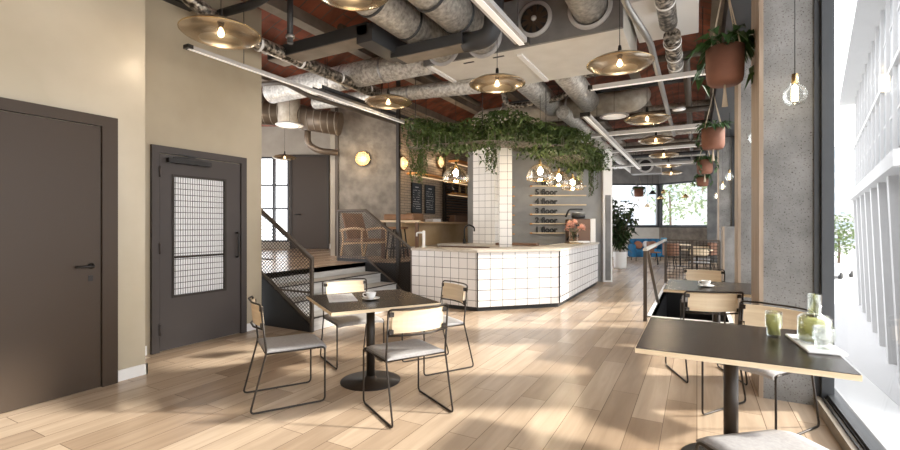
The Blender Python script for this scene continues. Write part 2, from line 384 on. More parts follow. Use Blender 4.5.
# ---- stairs, stringers and mesh balustrades
b = B(); n=4
for k in range(4):
    x0 = -4.48-.36*k
    b.box(-5.57 if k<3 else x0-.02, x0, 4.37, 6.80, .175*k, .175*(k+1)-.02 if k<3 else .70)
b.out('stair_risers','riser',**ST)
b = B()
for k in range(3): b.box(-4.48-.36*(k+1)-.0, -4.48-.36*k+.02, 4.37, 6.80, .175*(k+1)-.02, .175*(k+1))
b.out('stair_treads','riser',**ST)
b = B()
for k in range(3): b.box(-4.48-.36*k-.01, -4.48-.36*k+.024, 4.37, 6.80, .175*(k+1)-.012, .175*(k+1)+.002)
b.out('trim_nosing','dark',**ST)
B().vprism([(-5.75,0),(-4.47,0),(-4.47,.08),(-5.56,.79),(-5.75,.79)],4.33,4.37).out('stringer_front','void',**ST)
B().vprism([(-6.26,0),(-4.47,0),(-4.47,.06),(-5.56,.76),(-6.26,.76)],6.80,6.84).out('stringer_back','void',**ST)
def clip(p,q,poly):     # segment against convex polygon (ccw)
    t0,t1 = 0,1; dx,dz = q[0]-p[0], q[1]-p[1]
    for i in range(len(poly)):
        a,c = poly[i], poly[(i+1)%len(poly)]; nx,nz = -(c[1]-a[1]), c[0]-a[0]
        den = nx*dx+nz*dz; num = nx*(p[0]-a[0])+nz*(p[1]-a[1])
        if abs(den) < 1e-9:
            if num < 0: return None
            continue
        t = -num/den
        if den > 0: t0 = max(t0,t)
        else: t1 = min(t1,t)
    if t0 >= t1: return None
    return (p[0]+dx*t0,p[1]+dz*t0),(p[0]+dx*t1,p[1]+dz*t1)
def mesh_fill(b, poly, y, px, pz, w, diag=True, dim='XZ'):
    xs_ = [p[0] for p in poly]; zs = [p[1] for p in poly]; x0,x1,z0,z1 = min(xs_),max(xs_),min(zs),max(zs)
    segs = []
    if diag:
        sl = pz/px; k = x0-(z1-z0)/sl
        while k < x1+(z1-z0)/sl:
            segs.append(((k,z0),(k+(z1-z0)/sl,z1))); segs.append(((k,z0),(k-(z1-z0)/sl,z1))); k += px
    else:
        k = x0
        while k < x1: segs.append(((k,z0),(k,z1))); k += px
        k = z0
        while k < z1: segs.append(((x0,k),(x1,k))); k += pz
    for p,q in segs:
        r = clip(p,q,poly)
        if r: b.bar((r[0][0],y,r[0][1]),(r[1][0],y,r[1][1]),w,w)
    return b
t = empty('mesh_balustrade',(0,0,0),**T('brown balustrade of diamond mesh beside the grey doorway, on the near side of the stairs','balustrade','stair balustrades'))
B().box(-4.47,-4.43,4.33,4.37,0,.96).out('post','rail',t)
B().tube([( -4.435,4.35,.965),(-5.56,4.35,1.70),(-5.9,4.35,1.70)],.028,8).out('handrail','rail',t)
B().box(-5.60,-5.57,4.335,4.365,.7,1.70).out('post','rail',t)
B().bar((-4.46,4.35,.12),(-5.57,4.35,.83),.03).bar((-4.46,4.35,.52),(-5.57,4.35,.52),.022).bar((-4.46,4.35,.95),(-5.57,4.35,1.67),.02).bar((-5.2,4.35,.93),(-5.57,4.35,.93),.022).out('inner_rail','rail',t)
b = B(); mesh_fill(b,[(-5.57,.83),(-4.46,.12),(-4.46,.95),(-5.57,1.67)],4.35,.064,.050,.0058); b.out('mesh_infill','bronze',t)
t = empty('mesh_balustrade',(0,0,0),**T('brown balustrade of diamond mesh between the stairs and the white tiled counter','balustrade','stair balustrades'))
B().box(-4.53,-4.49,6.80,6.84,0,.96).out('post','rail',t)
B().box(-6.28,-6.24,6.80,6.84,.70,1.69).out('post','rail',t)
B().tube([(-4.50,6.82,.965),(-5.56,6.82,1.69),(-6.27,6.82,1.69)],.028,8).out('handrail','rail',t)
b = B(); mesh_fill(b,[(-5.56,.76),(-4.52,.09),(-4.52,.95),(-5.56,1.68)],6.82,.064,.050,.0058); mesh_fill(b,[(-6.25,.76),(-5.56,.76),(-5.56,1.68),(-6.25,1.68)],6.82,.064,.050,.0058); b.out('mesh_infill','bronze',t)
B().bar((-4.52,6.82,.09),(-5.56,6.82,.79),.03).bar((-5.56,6.82,.79),(-6.26,6.82,.79),.03).out('inner_rail','rail',t)
B().box(-4.93,-4.90,6.86,8.3,0,.70).box(-5.56,-4.93,6.855,6.875,0,.70).out('wall_platform_edge','void',**ST)
B().box(-4.90,-4.84,6.88,6.94,0,CEIL).out('pillar_steel','bronze',**ST)

# ---- angled walls of the raised lounge (object space = the angled grid)
R = TH
def ang(b, name, m, parent=None, **k):
    return b.out(name, m, parent, rot=R if not parent else None, **k)
ang(B().box(-9.5,-5.72,13.5,13.7,.7,1.0).box(-9.5,-5.72,13.5,13.7,3.45,CEIL).box(-9.5,-8.6,13.5,13.7,1,3.45).box(-5.72,-4.80,13.5,13.7,3.45,CEIL).box(-4.8,-2.6,13.5,13.7,.7,CEIL)
    .box(-2.75,-2.55,10.4,13.5,.7,CEIL).box(-5.72,-4.80,13.5,13.7,.7,.9),'wall_lounge','lounge',**ST)
w = empty('window_1',(0,0,0),R,kind='structure')
b = B()
for x in (-8.6,-7.7,-6.75,-5.72,-5.27,-4.83): b.box(x-.03,x+.03,13.48,13.62,.9,3.45)
for z in (.93,1.9,2.6,3.42): b.box(-8.6,-4.8,13.49,13.60,z-.025,z+.025)
b.out('window_frame','frame',w)
B().box(-8.6,-4.8,13.55,13.56,.9,3.45).out('pane','glass',w)
d = empty('door_3',(0,0,0),R,kind='structure')
B().box(-4.76,-4.70,13.42,13.5,.7,3.50).box(-3.66,-3.60,13.42,13.5,.7,3.50).box(-4.7,-3.66,13.42,13.5,3.44,3.50).out('door_frame','bronze',d)
B().box(-4.7,-3.66,13.44,13.49,.71,3.44).out('door_leaf','door_brown',d)
B().tube([(-4.6,13.40,1.72),(-4.42,13.40,1.72)],.015,8).out('handle','dark',d)
ang(B().box(-3.6,-2.75,13.46,13.49,.7,.85),'baseboard_lounge','white',**ST)
ang(B().box(-2.58,-1.17,10.4,10.6,.7,CEIL),'wall_plaster','plaster_rough',**ST)
ang(B().box(-2.64,-2.57,10.37,10.63,.7,CEIL),'trim_plaster','rail',**ST)
B().box(-6.2,-6.0,8.57,13.0,0,CEIL).out('wall_bar','backbrick',**ST)
B().box(-6.2,-3.9,12.9,13.1,0,CEIL).out('wall_bar_rear','plaster_rough',**ST)

# ---- directory wall, with the white end pilaster
ang(B().box(.45,3.80,11.3,11.5,0,3.25),'wall_directory','concrete_s',**ST)
ang(B().box(3.80,4.02,11.2,11.55,0,3.3),'pilaster_directory','white',**ST)
ang(B().box(3.85,3.98,11.185,11.2,.04,2.15),'trim_pilaster','grey_paint',**ST)

# ---- far wall with the two windows
def far_wall(nm, p0, p1, segs, zs, zt, m, wn, nmull):
    L = math.hypot(p1[0]-p0[0],p1[1]-p0[1]); a = math.atan2(p1[1]-p0[1],p1[0]-p0[0])
    B().box(0,L,0,.2,0,zs).out(nm,m,loc=(p0[0],p0[1],0),rot=a,**ST)
    B().box(0,L,-.05,.2,zt,CEIL).out('beam_far','grey_paint',loc=(p0[0],p0[1],0),rot=a,**ST)
    w = empty(wn,(p0[0],p0[1],0),a,kind='structure')
    b = B()
    for f in nmull: b.box(L*f-.06,L*f+.06,-.03,.12,zs,zt)
    b.box(0,L,-.03,.12,zs-.03,zs+.05).box(0,L,-.03,.12,zt-.07,zt+.02)
    b.out('window_frame','frame',w)
    B().box(0,L,.05,.06,zs,zt).out('pane','glass',w)
    B().box(0,L,-.08,.0,zs-.06,zs-.03).out('window_sill','dark',w)
far_wall('wall_far_left',(-5.1,20.0),(-1.47,22.0),None,1.36,3.24,'cream','window_2',(.0,.48,.99))
far_wall('wall_far_right',(-1.47,22.0),(.95,20.47),None,1.36,3.24,'plaster_rough','window_3',(.01,.99))
B().box(.35,1.02,19.6,20.6,0,CEIL).out('column_far','concrete_d',**ST)

# ---- window side: columns, sill and glazing at x = 0.95
def column(y0, y1, nm, z1=CEIL, x0=.446):
    c = B().box(x0+.03,.80 if y0<5 else .93,y0,y1,0,z1).out(nm,'concrete',**ST)
    B().box(x0,x0+.03,y0+.0,y1,0,z1).out('cladding_panel','wood_clad',c)
column(4.46,5.06,'column_1'); column(6.62,7.2,'column_2'); column(10.0,10.6,'column_3',1.38,.43); column(14.3,14.9,'column_4',CEIL,.50)
B().box(.80,.912,-3,4.6,0,.085).box(.80,.955,4.6,20,0,.085).out('sill_right','beige_steel',**ST)
B().box(.912,1.0,-3,20,-.2,.06).out('trim_track','frame',**ST)
def bay(n, y0, y1, dx=0):
    w = empty('window_%d'%n,(dx,0,0),0,kind='structure')
    B().box(.88,.955,y0,y0+.05,.085,3.78).box(.88,.955,y1-.05,y1,.085,3.78).box(.88,.955,y0,y1,3.70,3.78).box(.915,.955,y0,y1,.07,.12).out('window_frame','frame',w)
    B().box(.935,.943,y0+.05,y1-.05,.12,3.70).out('pane','glass',w)
    return w
w = bay(4,-3,4.44,-.043)
B().box(.843,.955,4.44,4.60,.085,CEIL).box(.90,.95,4.41,4.44,.085,CEIL).out('frame_post','frame',w)
B().box(.878,.890,-3,4.38,.085,.095).box(.905,.914,-3,4.38,.085,.10).out('guide_rail','dark',w)
bay(5,5.10,6.6); bay(6,7.25,9.95); bay(7,10.65,14.2); bay(8,14.95,19.5)
B().box(.83,.955,4.6,5.10,.0,CEIL).box(.83,.955,6.6,7.25,0,CEIL).box(.83,.955,9.95,10.65,0,CEIL).box(.83,.955,14.2,14.95,0,CEIL).out('wall_right','frame',**ST)

# ------------------------------------------------------------------ the kiosk counter
P0,P1,P2,P3 = (-4.46,6.74),(-3.13,6.66),(-2.07,7.72),(-2.07,11.15)
t = empty('service_counter',(0,0,0),**T('long white tiled service counter with angled corner and pale stone worktop','counter'))
for a,c,l in ((P0,P1,'tile_n'),(P1,P2,'tile'),(P2,P3,'tile')):
    B().panel(a,c,.07,.96,.06).out('tiled_front',l,t)
B().panel((P0[0],P0[1]+.7),P0,.07,.96,.04).out('tiled_front','tile',t)
for p in (P1,P2): B().tube([(p[0],p[1],.07),(p[0],p[1],.96)],.012,8).out('corner_strip','void',t)
def offs(d): return [(P0[0],P0[1]-d),(P1[0]+.41*d,P1[1]-d),(P2[0]+d,P2[1]-.41*d),(P3[0]+d,P3[1])]
def inner(d): return [(P3[0]-d,P3[1]),(P2[0]-d,P2[1]+.41*d),(P1[0]-.41*d,P1[1]+d),(P0[0],P0[1]+d)]
B().prism(offs(-.03)+inner(.10),0,.07).out('toe_kick','void',t)
B().prism(offs(.03)+inner(.62),.96,1.0).out('worktop','worktop',t,bevel=.005)
B().prism(offs(-.06)+inner(.58),.08,.955).out('carcass','white',t)
# rear tiled pier, tiled post
b = B(); b.panel((-4.46,9.25),(-3.93,9.25),0,3.3,.35); b.out('pillar_tiled','tile_s',**ST)
b = B(); b.panel((-3.23,7.83),(-3.02,7.83+.10),1.0,3.0,.22); o=b.out('pillar_tiled_front','tile_s',**ST)
t = empty('back_worktop',(0,0,0),**T('low back worktop with pale top in front of the white tiled pier','counter'))
B().box(-5.0,-3.4,8.62,9.24,0,.96).out('carcass','brownpanel',t)
B().box(-5.02,-3.38,8.60,9.245,.96,1.0).out('worktop','worktop',t)
t = empty('bar_cabinet',(0,0,0),**T('long low bar cabinet under the gold splashback along the brick wall','cabinet'))
B().box(-5.99,-5.35,8.75,12.8,0,.86).out('carcass','brownpanel',t)
B().box(-5.99,-5.33,8.73,12.8,.86,.90).out('worktop','worktop',t)
B().box(-6.0,-5.97,8.6,12.85,.90,1.46).out('splashback','gold',t)
# red-brown drawer box on the counter back, between post and directory wall
# taps
t = empty('beer_tap',(-4.40,7.05,1.0),0,**T('white column tap standing at the balustrade end of the tiled counter','tap'))
B().lathe([(0,0),(.05,0),(.05,.012),(.028,.02),(.028,.30),(0,.31)],n=16).out('column','ceramic',t)
B().tube(rpath([(0,0,.27),(-.14,-.02,.27),(-.14,-.02,.20)],.03),.017,8).out('spout','ceramic',t)
t = empty('kitchen_tap',(-4.50,8.9,1.0),0,**T('black swan neck tap in front of the tiled pier','tap'))
B().tube(rpath([(0,0,0),(0,0,.36),(.12,0,.42),(.24,0,.36),(.24,0,.27)],.09,8),.018,8).out('spout','dark',t)
B().lathe([(0,0),(.035,0),(.035,.09),(.018,.11)],n=16).out('base','dark',t)
t = B().box(-3.62,-2.75,8.55,8.75,1.0,1.05).out('wooden_tray','brownpanel',bevel=.01,**T('flat red brown wooden tray lying behind the narrow tiled post','tray'))
t.location=(0,-.0,0)
B().box(-3.7,-2.6,8.45,8.95,.86,1.0).out('under_shelf','worktop',**T('low pale inner shelf behind the angled counter corner','shelf'))
# shelves on the brick wall
for (y0,y1,z,lb) in ((8.85,12.75,2.60,'long orange wooden wall shelf above the two chalkboards'),(10.75,12.7,2.24,'short orange wooden wall shelf under the long one, left of the tiled pier'),(10.9,12.8,3.14,'high orange wooden wall shelf above the others')):
    t = B().box(-6.0,-5.68,y0,y1,z,z+.045).out('wall_shelf','orangewood',**T(lb,'shelf','orange bar shelves'))
    B().box(-5.95,-5.93,y0+.05,y1-.05,z-.018,z).out('light_strip',M['sconce'],t)
t = empty('bottle_rack',(0,0,0),**T('dark slatted bottle rack on the brick wall beneath the orange shelves','rack'))
B().box(-5.98,-5.9,10.55,12.8,1.52,1.56).box(-5.98,-5.9,10.55,10.6,1.52,2.58).box(-5.98,-5.90,10.53,10.58,1.5,3.3).out('rack_frame','bronze',t)
b=B()
for k in range(13): b.box(-5.96,-5.86,10.6,12.8,1.60+k*.074,1.625+k*.074)
b.out('slats','dark',t)
B().box(-5.99,-5.96,10.6,12.8,1.5,2.58).out('back_panel','brownpanel',t)
random.seed(5)
for k in range(9):
    y = 10.85+.2*k; z = 2.646 if k%2 else 2.286
    if z<2.3 and y>12.5: continue
    B().lathe([(0,0),(.035,0),(.035,.16),(.013,.21),(.013,.27),(0,.27)],(-5.84,y,z-.001),n=10).out('bottle',('gold' if k%3 else 'glass_amber'),**T('small bottle standing on the orange shelves by the tiled pier','bottle','bottles on the orange shelves'))
# crates / loaves on the ledge
for k,(y,w_,m,lb) in enumerate(((8.72,.42,'leather','brown loaf shaped box at the near end of the bar ledge'),(10.72,1.25,'brownpanel','long red brown crate on the bar ledge under the bottle rack'))):
    t = B().box(-5.94,-5.70,y,y+w_,1.49,1.68).out('storage_crate',m,bevel=.02,**T(lb,'crate'))
B().box(-5.96,-5.66,8.72,12.8,1.455,1.49).out('ledge','chairwood',**T('long wooden ledge above the gold splashback','ledge'))
B().box(-5.92,-5.7,9.55,9.95,1.49,1.56).out('folded_towel','paper',**T('folded white towel on the bar ledge under the chalkboards','towel'))
# chalkboards
for k,(y0,y1,lb) in enumerate(((9.04,9.46,'black chalkboard menu nearer the steel post'),(9.64,10.10,'black chalkboard menu nearer the bottle rack'))):
    t = empty('chalkboard',(-5.99,(y0+y1)/2,2.06),0,**T(lb,'chalkboard','bar chalkboards'))
    h_=(y1-y0)/2
    B().box(-.0,.018,-h_,h_,-.35,.35).out('board','board',t)
    B().box(0,.028,-h_-.012,-h_+.008,-.36,.36).box(0,.028,h_-.008,h_+.012,-.36,.36).box(0,.028,-h_,h_,-.365,-.345).box(0,.028,-h_,h_,.345,.365).out('frame','dark',t)
    b=B(); random.seed(k+3)
    b.box(.018,.021,-h_*.35,h_*.35,.26,.275)
    for r_ in range(9):
        z=.19-r_*.055; x=-h_*.75
        while x<h_*.6:
            l=random.uniform(.015,.05)
            if random.random()<.75: b.bar((.0195,x,z+random.uniform(-.006,.006)),(.0195,min(x+l,h_*.75),z+random.uniform(-.006,.006)),.004,.007)
            x+=l+.012
    b.out('chalk_writing','chalk',t,kind='stuff')
# sconces
def sconce(loc, rot, lb):
    t = empty('wall_lamp',loc,rot,**T(lb,'wall lamp','round brass wall lamps'))
    B().lathe([(0,-.001),(.165,-.001),(.175,-.03),(.165,-.055),(.150,-.055),(.150,-.03),(0,-.03)],axis='Y').out('brass_ring','brass',t)
    B().lathe([(0,-.095),(.05,-.09),(.11,-.07),(.148,-.04),(.148,-.03),(0,-.03)],axis='Y').out('diffuser','sconce',t)
    b=B()
    for k in range(-2,3):
        x=k*.05; b.tube([(x,-.06-.045*math.sqrt(max(0,1-(x/.15)**2)),z) for z in [0]]+[(x,-.055,.001)],.001,4) if False else None
        L=math.sqrt(.15**2-x*x); b.bar((x,-.10,-L*.95),(x,-.10,L*.95),.005); b.bar((-L*.95,-.10,x),(L*.95,-.10,x),.005)
    b.out('wire_guard','brass',t)
    c,s=math.cos(rot),math.sin(rot); point((loc[0]+s*.25,loc[1]-c*.25,loc[2]),5,(1,.72,.42),.08)
x,y = W(-2.0,10.4); sconce((x,y,2.93),TH,'round glowing wall lamp on the rough plaster, nearest the white door jamb')
sconce((-6.0,8.66,2.84),PI/2,'round glowing wall lamp just behind the slim steel post')
sconce((-6.0,10.40,3.08),PI/2,'round glowing wall lamp above the long orange shelf')

# floor directory
for k,(txt,z) in enumerate((('1 floor',1.225),('2 floor',1.459),('3 floor',1.693),('4 floor',1.927),('5 floor',2.16),('6 floor',2.395))):
    L = 1.32 if k>2 else .92
    x,y = W(2.07,11.3)
    t = empty('directory_shelf',(x,y,z),TH,**T('thin pale wooden ledge carrying the black lettering %s'%txt,'sign','floor directory ledges'))
    B().box(-.02,L,-.07,0,-.03,.0).out('ledge','ply',t)
    B().box(-.07,-.02,-.05,0,-.035,.0).out('end_cap','orangewood',t)
    cu = bpy.data.curves.new('lettering','FONT'); cu.body = txt; cu.size = .20; cu.extrude = .010; cu.offset = .008; cu.space_character=1.0
    o = bpy.data.objects.new('lettering',cu); COL.objects.link(o); bpy.context.view_layer.update()
    me = bpy.data.meshes.new_from_object(o.evaluated_get(bpy.context.evaluated_depsgraph_get())); bpy.data.objects.remove(o); bpy.data.curves.remove(cu)
    o = bpy.data.objects.new('lettering',me); COL.objects.link(o); o.parent = t; o.rotation_euler = (PI/2,0,0); o.location = (.05,-.035,.003); me.materials.clear(); me.materials.append(M['letter'])
for k in range(6):
    z=1.20+k*.235; x,y=W(1.56,11.3)
    B().box(0,.05,-.06,0,-.03,.0).out('wall_peg','orangewood',loc=(x,y,z),rot=TH,**T('small orange peg on the grey wall behind the tiled post','peg','orange wall pegs'))

# coffee machine, grinder cups, flowers
x,y=W(3.05,10.75)
t = empty('coffee_machine',(x,y,1.0),TH,**T('brown and white coffee machine with black spouts at the far end of the counter','coffee machine'))
B().box(-.27,.24,-.16,.16,0,.55).out('body','brownpanel',t,bevel=.015)
B().box(.24,.36,-.17,.17,0,.56).out('side_panel','white',t,bevel=.01)
B().box(-.25,.2,-.24,-.16,.0,.04).out('drip_tray','silver',t)
for z in (.16,.40): B().tube(rpath([(-.30,-.15,z-.10),(-.24,-.20,z),(-.05,-.22,z)],.04),.028,8).out('portafilter','black',t)
B().lathe([(0,0),(.14,0),(.16,.05),(.15,.09),(0,.09)],(0,0,.56),n=20).out('bean_hopper','black',t)
B().lathe([(0,0),(.16,0),(.17,.02),(0,.02)],(0,0,.68),n=20).lathe([(.03,0),(.1,.05),(.16,.0)],(0,0,.64),n=20).out('cup_tray','silver',t)
B().tube(rpath([(-.30,0,.60),(-.22,0,.78),(.1,0,.78)],.05),.022,8).out('lever','black',t)
t = empty('flower_vase',(-2.42,10.2,1.0),0,**T('square glass vase of peach flowers on a gold tray at the far counter end','vase'))
B().lathe([(0,0),(.20,0),(.21,.015),(0,.015)],n=24).out('gold_tray','brass',t)
B().box(-.085,.085,-.085,.085,.016,.25).out('vase','glass_amber',t)
b=B(); random.seed(2)
for k in range(12): a=random.uniform(0,6.28); b.tube([(0,0,.05),(.04*math.cos(a),.04*math.sin(a),.24),(.16*math.cos(a),.16*math.sin(a),.34)],.005,5)
b.out('stems','leaf',t)
for cx,cy,cz,r_ in ((-.08,0,.38,.12),(.16,.04,.33,.10),(.03,-.05,.45,.08),(-.15,.02,.30,.07)):
    b=B()
    for k in range(60):
        a=random.uniform(0,6.28); e_=random.uniform(-.6,1.5); d_=(math.cos(a)*math.cos(e_),math.sin(a)*math.cos(e_),math.sin(e_)); b.leaf((cx+d_[0]*r_*.3,cy+d_[1]*r_*.3,cz+d_[2]*r_*.3),d_,r_*.8,r_*.55,-.1)
    b.out('flower_head','peach',t)

# ------------------------------------------------------------------ chairs and tables
def make_chair(label, group):
    t = empty('dining_chair',(0,0,0),**T(label,'chair',group))     # faces +X locally
    r=.0075; sw=.245
    for s in (-1,1):
        y=s*sw
        # front leg, runner, rear leg, up to back
        pts=[(.20,y,.435),(.235,y,.40),(.255,y,.008),(-.285,y,.008),(-.215,y,.44),(-.275,y,.78)]
        pts=[(.20,y,.437),(.262,y,.437),(.262,y,.0085),(-.29,y,.0085),(-.175,y,.45),(-.215,y,.80)]
        o = B().tube(rpath(pts,.035,5),r,8).out('side_frame','bronze',t)
        B().tube([(.22,y,.437),(-.178,y,.437)],r*.9,8).out('seat_rail','bronze',o)
    B().tube(rpath([(-.208,-sw,.75),(-.218,-sw,.812),(-.262,-.12,.815),(-.262,.12,.815),(-.218,sw,.812),(-.208,sw,.75)],.03,4),r,8).out('top_rail','bronze',t)
    B().tube([(-.193,-sw,.622),(-.248,-.08,.622),(-.248,.08,.622),(-.193,sw,.622)],r,8).tube([(-.176,-sw,.437),(-.176,sw,.437)],r,8).out('cross_rail','bronze',t)
    # seat: thin cushion, edges rolled down
    b=B(); n=10; top=[]; bot=[]
    for i in range(n+1):
        x=-.180+.46*i/n; z=.465 - (.0 if i<n-1 else (.006 if i==n-1 else .022)) - .006*math.sin(PI*i/n); row=[]; rb=[]
        for j in range(9):
            yy=-.235+.47*j/8; zz=z-(.010 if j in(0,8) else 0); row.append(b.bm.verts.new((x,yy,zz))); rb.append(b.bm.verts.new((x-(.006 if i==n else 0),yy,zz-.022)))
        top.append(row); bot.append(rb)
    for i in range(n):
        for j in range(8):
            b.bm.faces.new((top[i][j],top[i+1][j],top[i+1][j+1],top[i][j+1])).smooth=True
            b.bm.faces.new((bot[i][j],bot[i][j+1],bot[i+1][j+1],bot[i+1][j])).smooth=True
    for i in range(n):
        b.bm.faces.new((top[i][0],bot[i][0],bot[i+1][0],top[i+1][0])); b.bm.faces.new((top[i][8],top[i+1][8],bot[i+1][8],bot[i][8]))
    for j in range(8):
        b.bm.faces.new((top[0][j],top[0][j+1],bot[0][j+1],bot[0][j])); b.bm.faces.new((top[n][j],bot[n][j],bot[n][j+1],top[n][j+1]))
    b.out('seat','seat',t)
    # curved plywood backrest
    b=B(); N=12; R_=[]
    for j in range(N+1):
        yy=-.21+.42*j/N; x=-.188-.052*(1-(yy/.225)**2)
        R_.append([b.bm.verts.new((x+.012,yy,.637)),b.bm.verts.new((x-.006,yy,.796)),b.bm.verts.new((x-.018,yy,.796)),b.bm.verts.new((x-.0,yy,.637))])
    for j in range(N):
        for k in range(4): b.bm.faces.new((R_[j][k],R_[j][(k+1)%4],R_[j+1][(k+1)%4],R_[j+1][k])).smooth=False
    b.bm.faces.new(R_[0]); b.bm.faces.new(R_[-1][::-1]); b.out('backrest','ply_h',t)
    for s in (-1,1):
        for z in (.65,.775):
            xx=-.190-.06*(z-.615); B().box(xx-.022,xx+.006,s*.218-.014,s*.218+.020,z-.016,z+.016).out('bracket','bronze',t)
    return t
D=math.radians
CH = make_chair('wooden backed chair with grey seat nearest the grey door, side on to the square table','chairs with plywood backs')
CH.location=(-2.96,2.60,0); CH.rotation_euler=(0,0,D(58.5))
def chair(x,y,a,lb): return dup(CH,(x,y,0),D(a),lb,'chairs with plywood backs')
chair(-1.97,2.90,150.5,'wooden backed chair in front of the square table, its back to the viewer')
chair(-2.30,3.92,239,'wooden backed chair between the square table and the tiled counter')
chair(-3.17,3.66,-29,'wooden backed chair behind the square table, in front of the stairs')
chair(.385,3.90,236.5,'wooden backed chair between the carafe table and the concrete column')
NS = empty('backless_chair',(0,0,0),**T('grey seated metal framed chair in the near corner, modelled without its back, before the carafe table','stool'))  # the near corner chair, built with seat and side frames only
for ch in list(CH.children):
    if ch.name.split('.')[0] == 'seat': c_=ch.copy(); COL.objects.link(c_); c_.parent=NS
for s_ in (-1,1):
    y_=s_*.245; B().tube(rpath([(-.18,y_,.437),(.262,y_,.437),(.262,y_,.0085),(-.29,y_,.0085),(-.18,y_,.437)],.035,5),.0075,8).out('side_frame','bronze',NS)
x,y=W(1.405,1.83); NS.location=(x,y,0); NS.rotation_euler=(0,0,TH+D(101.5))
chair(.05,4.88,112,'wooden backed chair between the carafe table and the table behind it, backrest to the viewer')
chair(.07,6.82,268,'wooden backed chair on the far side of the second window table, before the mesh guard')

def table(label, loc, rot, s=.95):
    t = empty('cafe_table',loc,rot,**T(label,'table','square pedestal tables')); h=s/2
    B().box(-h,h,-h,h,.712,.738).out('table_edge','ply',t,bevel=.002)
    B().box(-h+.004,h-.004,-h+.004,h-.004,.738,.741).out('tabletop','table',t)
    B().tube([(0,0,.01),(0,0,.712)],.038,20).out('pedestal','bronze',t)
    B().lathe([(0,0),(.268,0),(.268,.008),(.06,.016),(.04,.05)],n=40).out('base_plate','bronze',t)
    B().box(-.2,.2,-.03,.03,.69,.712).box(-.03,.03,-.2,.2,.69,.712).out('support_cross','dark',t)
    return t
table('dark square pedestal table with a coffee cup and paper, before the stairs',(-2.595,3.25,0),D(57.3),.945)
table('dark square pedestal table with a carafe, beside the large window',(.175,3.12,0),0,.945)
table('dark square pedestal table with one cup, behind the concrete column',(.185,5.70,0),0,.99)
def cup(label, loc, rot):
    t = empty('coffee_cup',loc,rot,**T(label,'cup and saucer','coffee cups on the tables'))
    B().lathe([(0,.004),(.045,.004),(.078,.016),(.080,.019),(.045,.009),(0,.009)],n=28).out('saucer','ceramic',t)
    c=B().lathe([(0,.010),(.024,.010),(.036,.025),(.045,.055),(.047,.068),(.044,.068),(.040,.04),(.026,.018),(0,.016)],n=28).out('cup','ceramic',t)
    B().tube(rpath([(.043,0,.058),(.072,0,.06),(.068,0,.03),(.036,0,.028)],.016),.0045,8).out('handle','ceramic',c)
    B().lathe([(0,.057),(.042,.057)],n=24).out('coffee','brownpanel',c)
cup('white cup and saucer on the square table before the stairs',(-2.56,3.21,.741),D(210))
cup('white cup and saucer on the window table behind the column',(.085,5.62,.741),D(180))
t = empty('menu_sheet',(-2.875,3.155,.742),D(-30),**T('white open menu sheet lying beside the coffee cup','paper'))
# corner points measured on the table top
import itertools
pp=[(-3.105,3.225),(-2.945,3.40),(-2.625,3.11),(-2.785,2.925)]
t.location=(0,0,.742); t.rotation_euler=(0,0,0)
B().prism(pp[::-1],0,.003).out('sheet','paper',t)
b=B()
for k in range(6):
    f0=.2+k*.11; a=Vector((*pp[0],0)).lerp(Vector((*pp[3],0)),f0*.9+.02); c=Vector((*pp[1],0)).lerp(Vector((*pp[2],0)),f0*.9+.02)
    p=a.lerp(c,.15); q=a.lerp(c,.7 if k%2 else .55); b.bar((p.x,p.y,.0035),(q.x,q.y,.0035),.006,.001)
b.out('print','print',t)
# carafe set
t = B().box(-.20,.20,-.085,.085,0,.016).out('serving_board','ceramic',bevel=.007,loc=(.570,3.17,.741),rot=D(96),**T('white rectangular marble serving board under the carafe','board'))
t = empty('water_carafe',(.578,3.20,.757),0,**T('glass carafe of green herb water with a glass stopper, on the white board','carafe'))
B().lathe([(0,0),(.060,0),(.066,.006),(.066,.125),(.055,.140),(.033,.143),(.027,.148),(.027,.250),(.024,.250),(.024,.15),(.05,.136),(.062,.122),(.062,.008),(0,.006)],n=32).out('glass_body','glass_clear',t)
B().lathe([(0,.009),(.060,.009),(.060,.118),(0,.118)],n=28).out('water','water',t)
b=B(); random.seed(8)
for k in range(150):
    a=random.uniform(0,6.28); r_=.052*math.sqrt(random.random()); b.leaf((r_*math.cos(a),r_*math.sin(a),random.uniform(.02,.112)),(random.uniform(-1,1),random.uniform(-1,1),random.uniform(-1,1)),random.uniform(.015,.03),.012,0)
b.out('herb_leaves','herb',t,kind='stuff')
t.scale=(1.2,1.2,1.06)
def tumbler(label, loc, full):
    t = empty('drinking_glass',loc,0,**T(label,'glass','ribbed drinking glasses'))
    B().lathe([(0,0),(.026,0),(.029,.005),(.029,.032),(.036,.038),(.036,.10),(.033,.10),(.033,.04),(.026,.034),(.026,.008),(0,.006)],n=28).out('glass_body','glass_clear',t)
    if full:
        B().lathe([(0,.009),(.025,.009),(.025,.034),(.032,.042),(.032,.085),(0,.085)],n=24).out('water','water',t)
        b=B()
        for k in range(50):
            a=random.uniform(0,6.28); r_=.024*math.sqrt(random.random()); b.leaf((r_*math.cos(a),r_*math.sin(a),random.uniform(.012,.08)),(random.uniform(-1,1),random.uniform(-1,1),random.uniform(-1,1)),random.uniform(.012,.022),.010,0)
        b.out('herb_leaves','herb',t,kind='stuff')
    t.scale=(1.22,1.22,1.5) if full else (1.35,1.35,1.15)
tumbler('stepped drinking glass filled with green herb water, alone on the tabletop',(.405,3.32,.741),True)
tumbler('empty stepped drinking glass on the near end of the white board',(.588,3.045,.757),False)

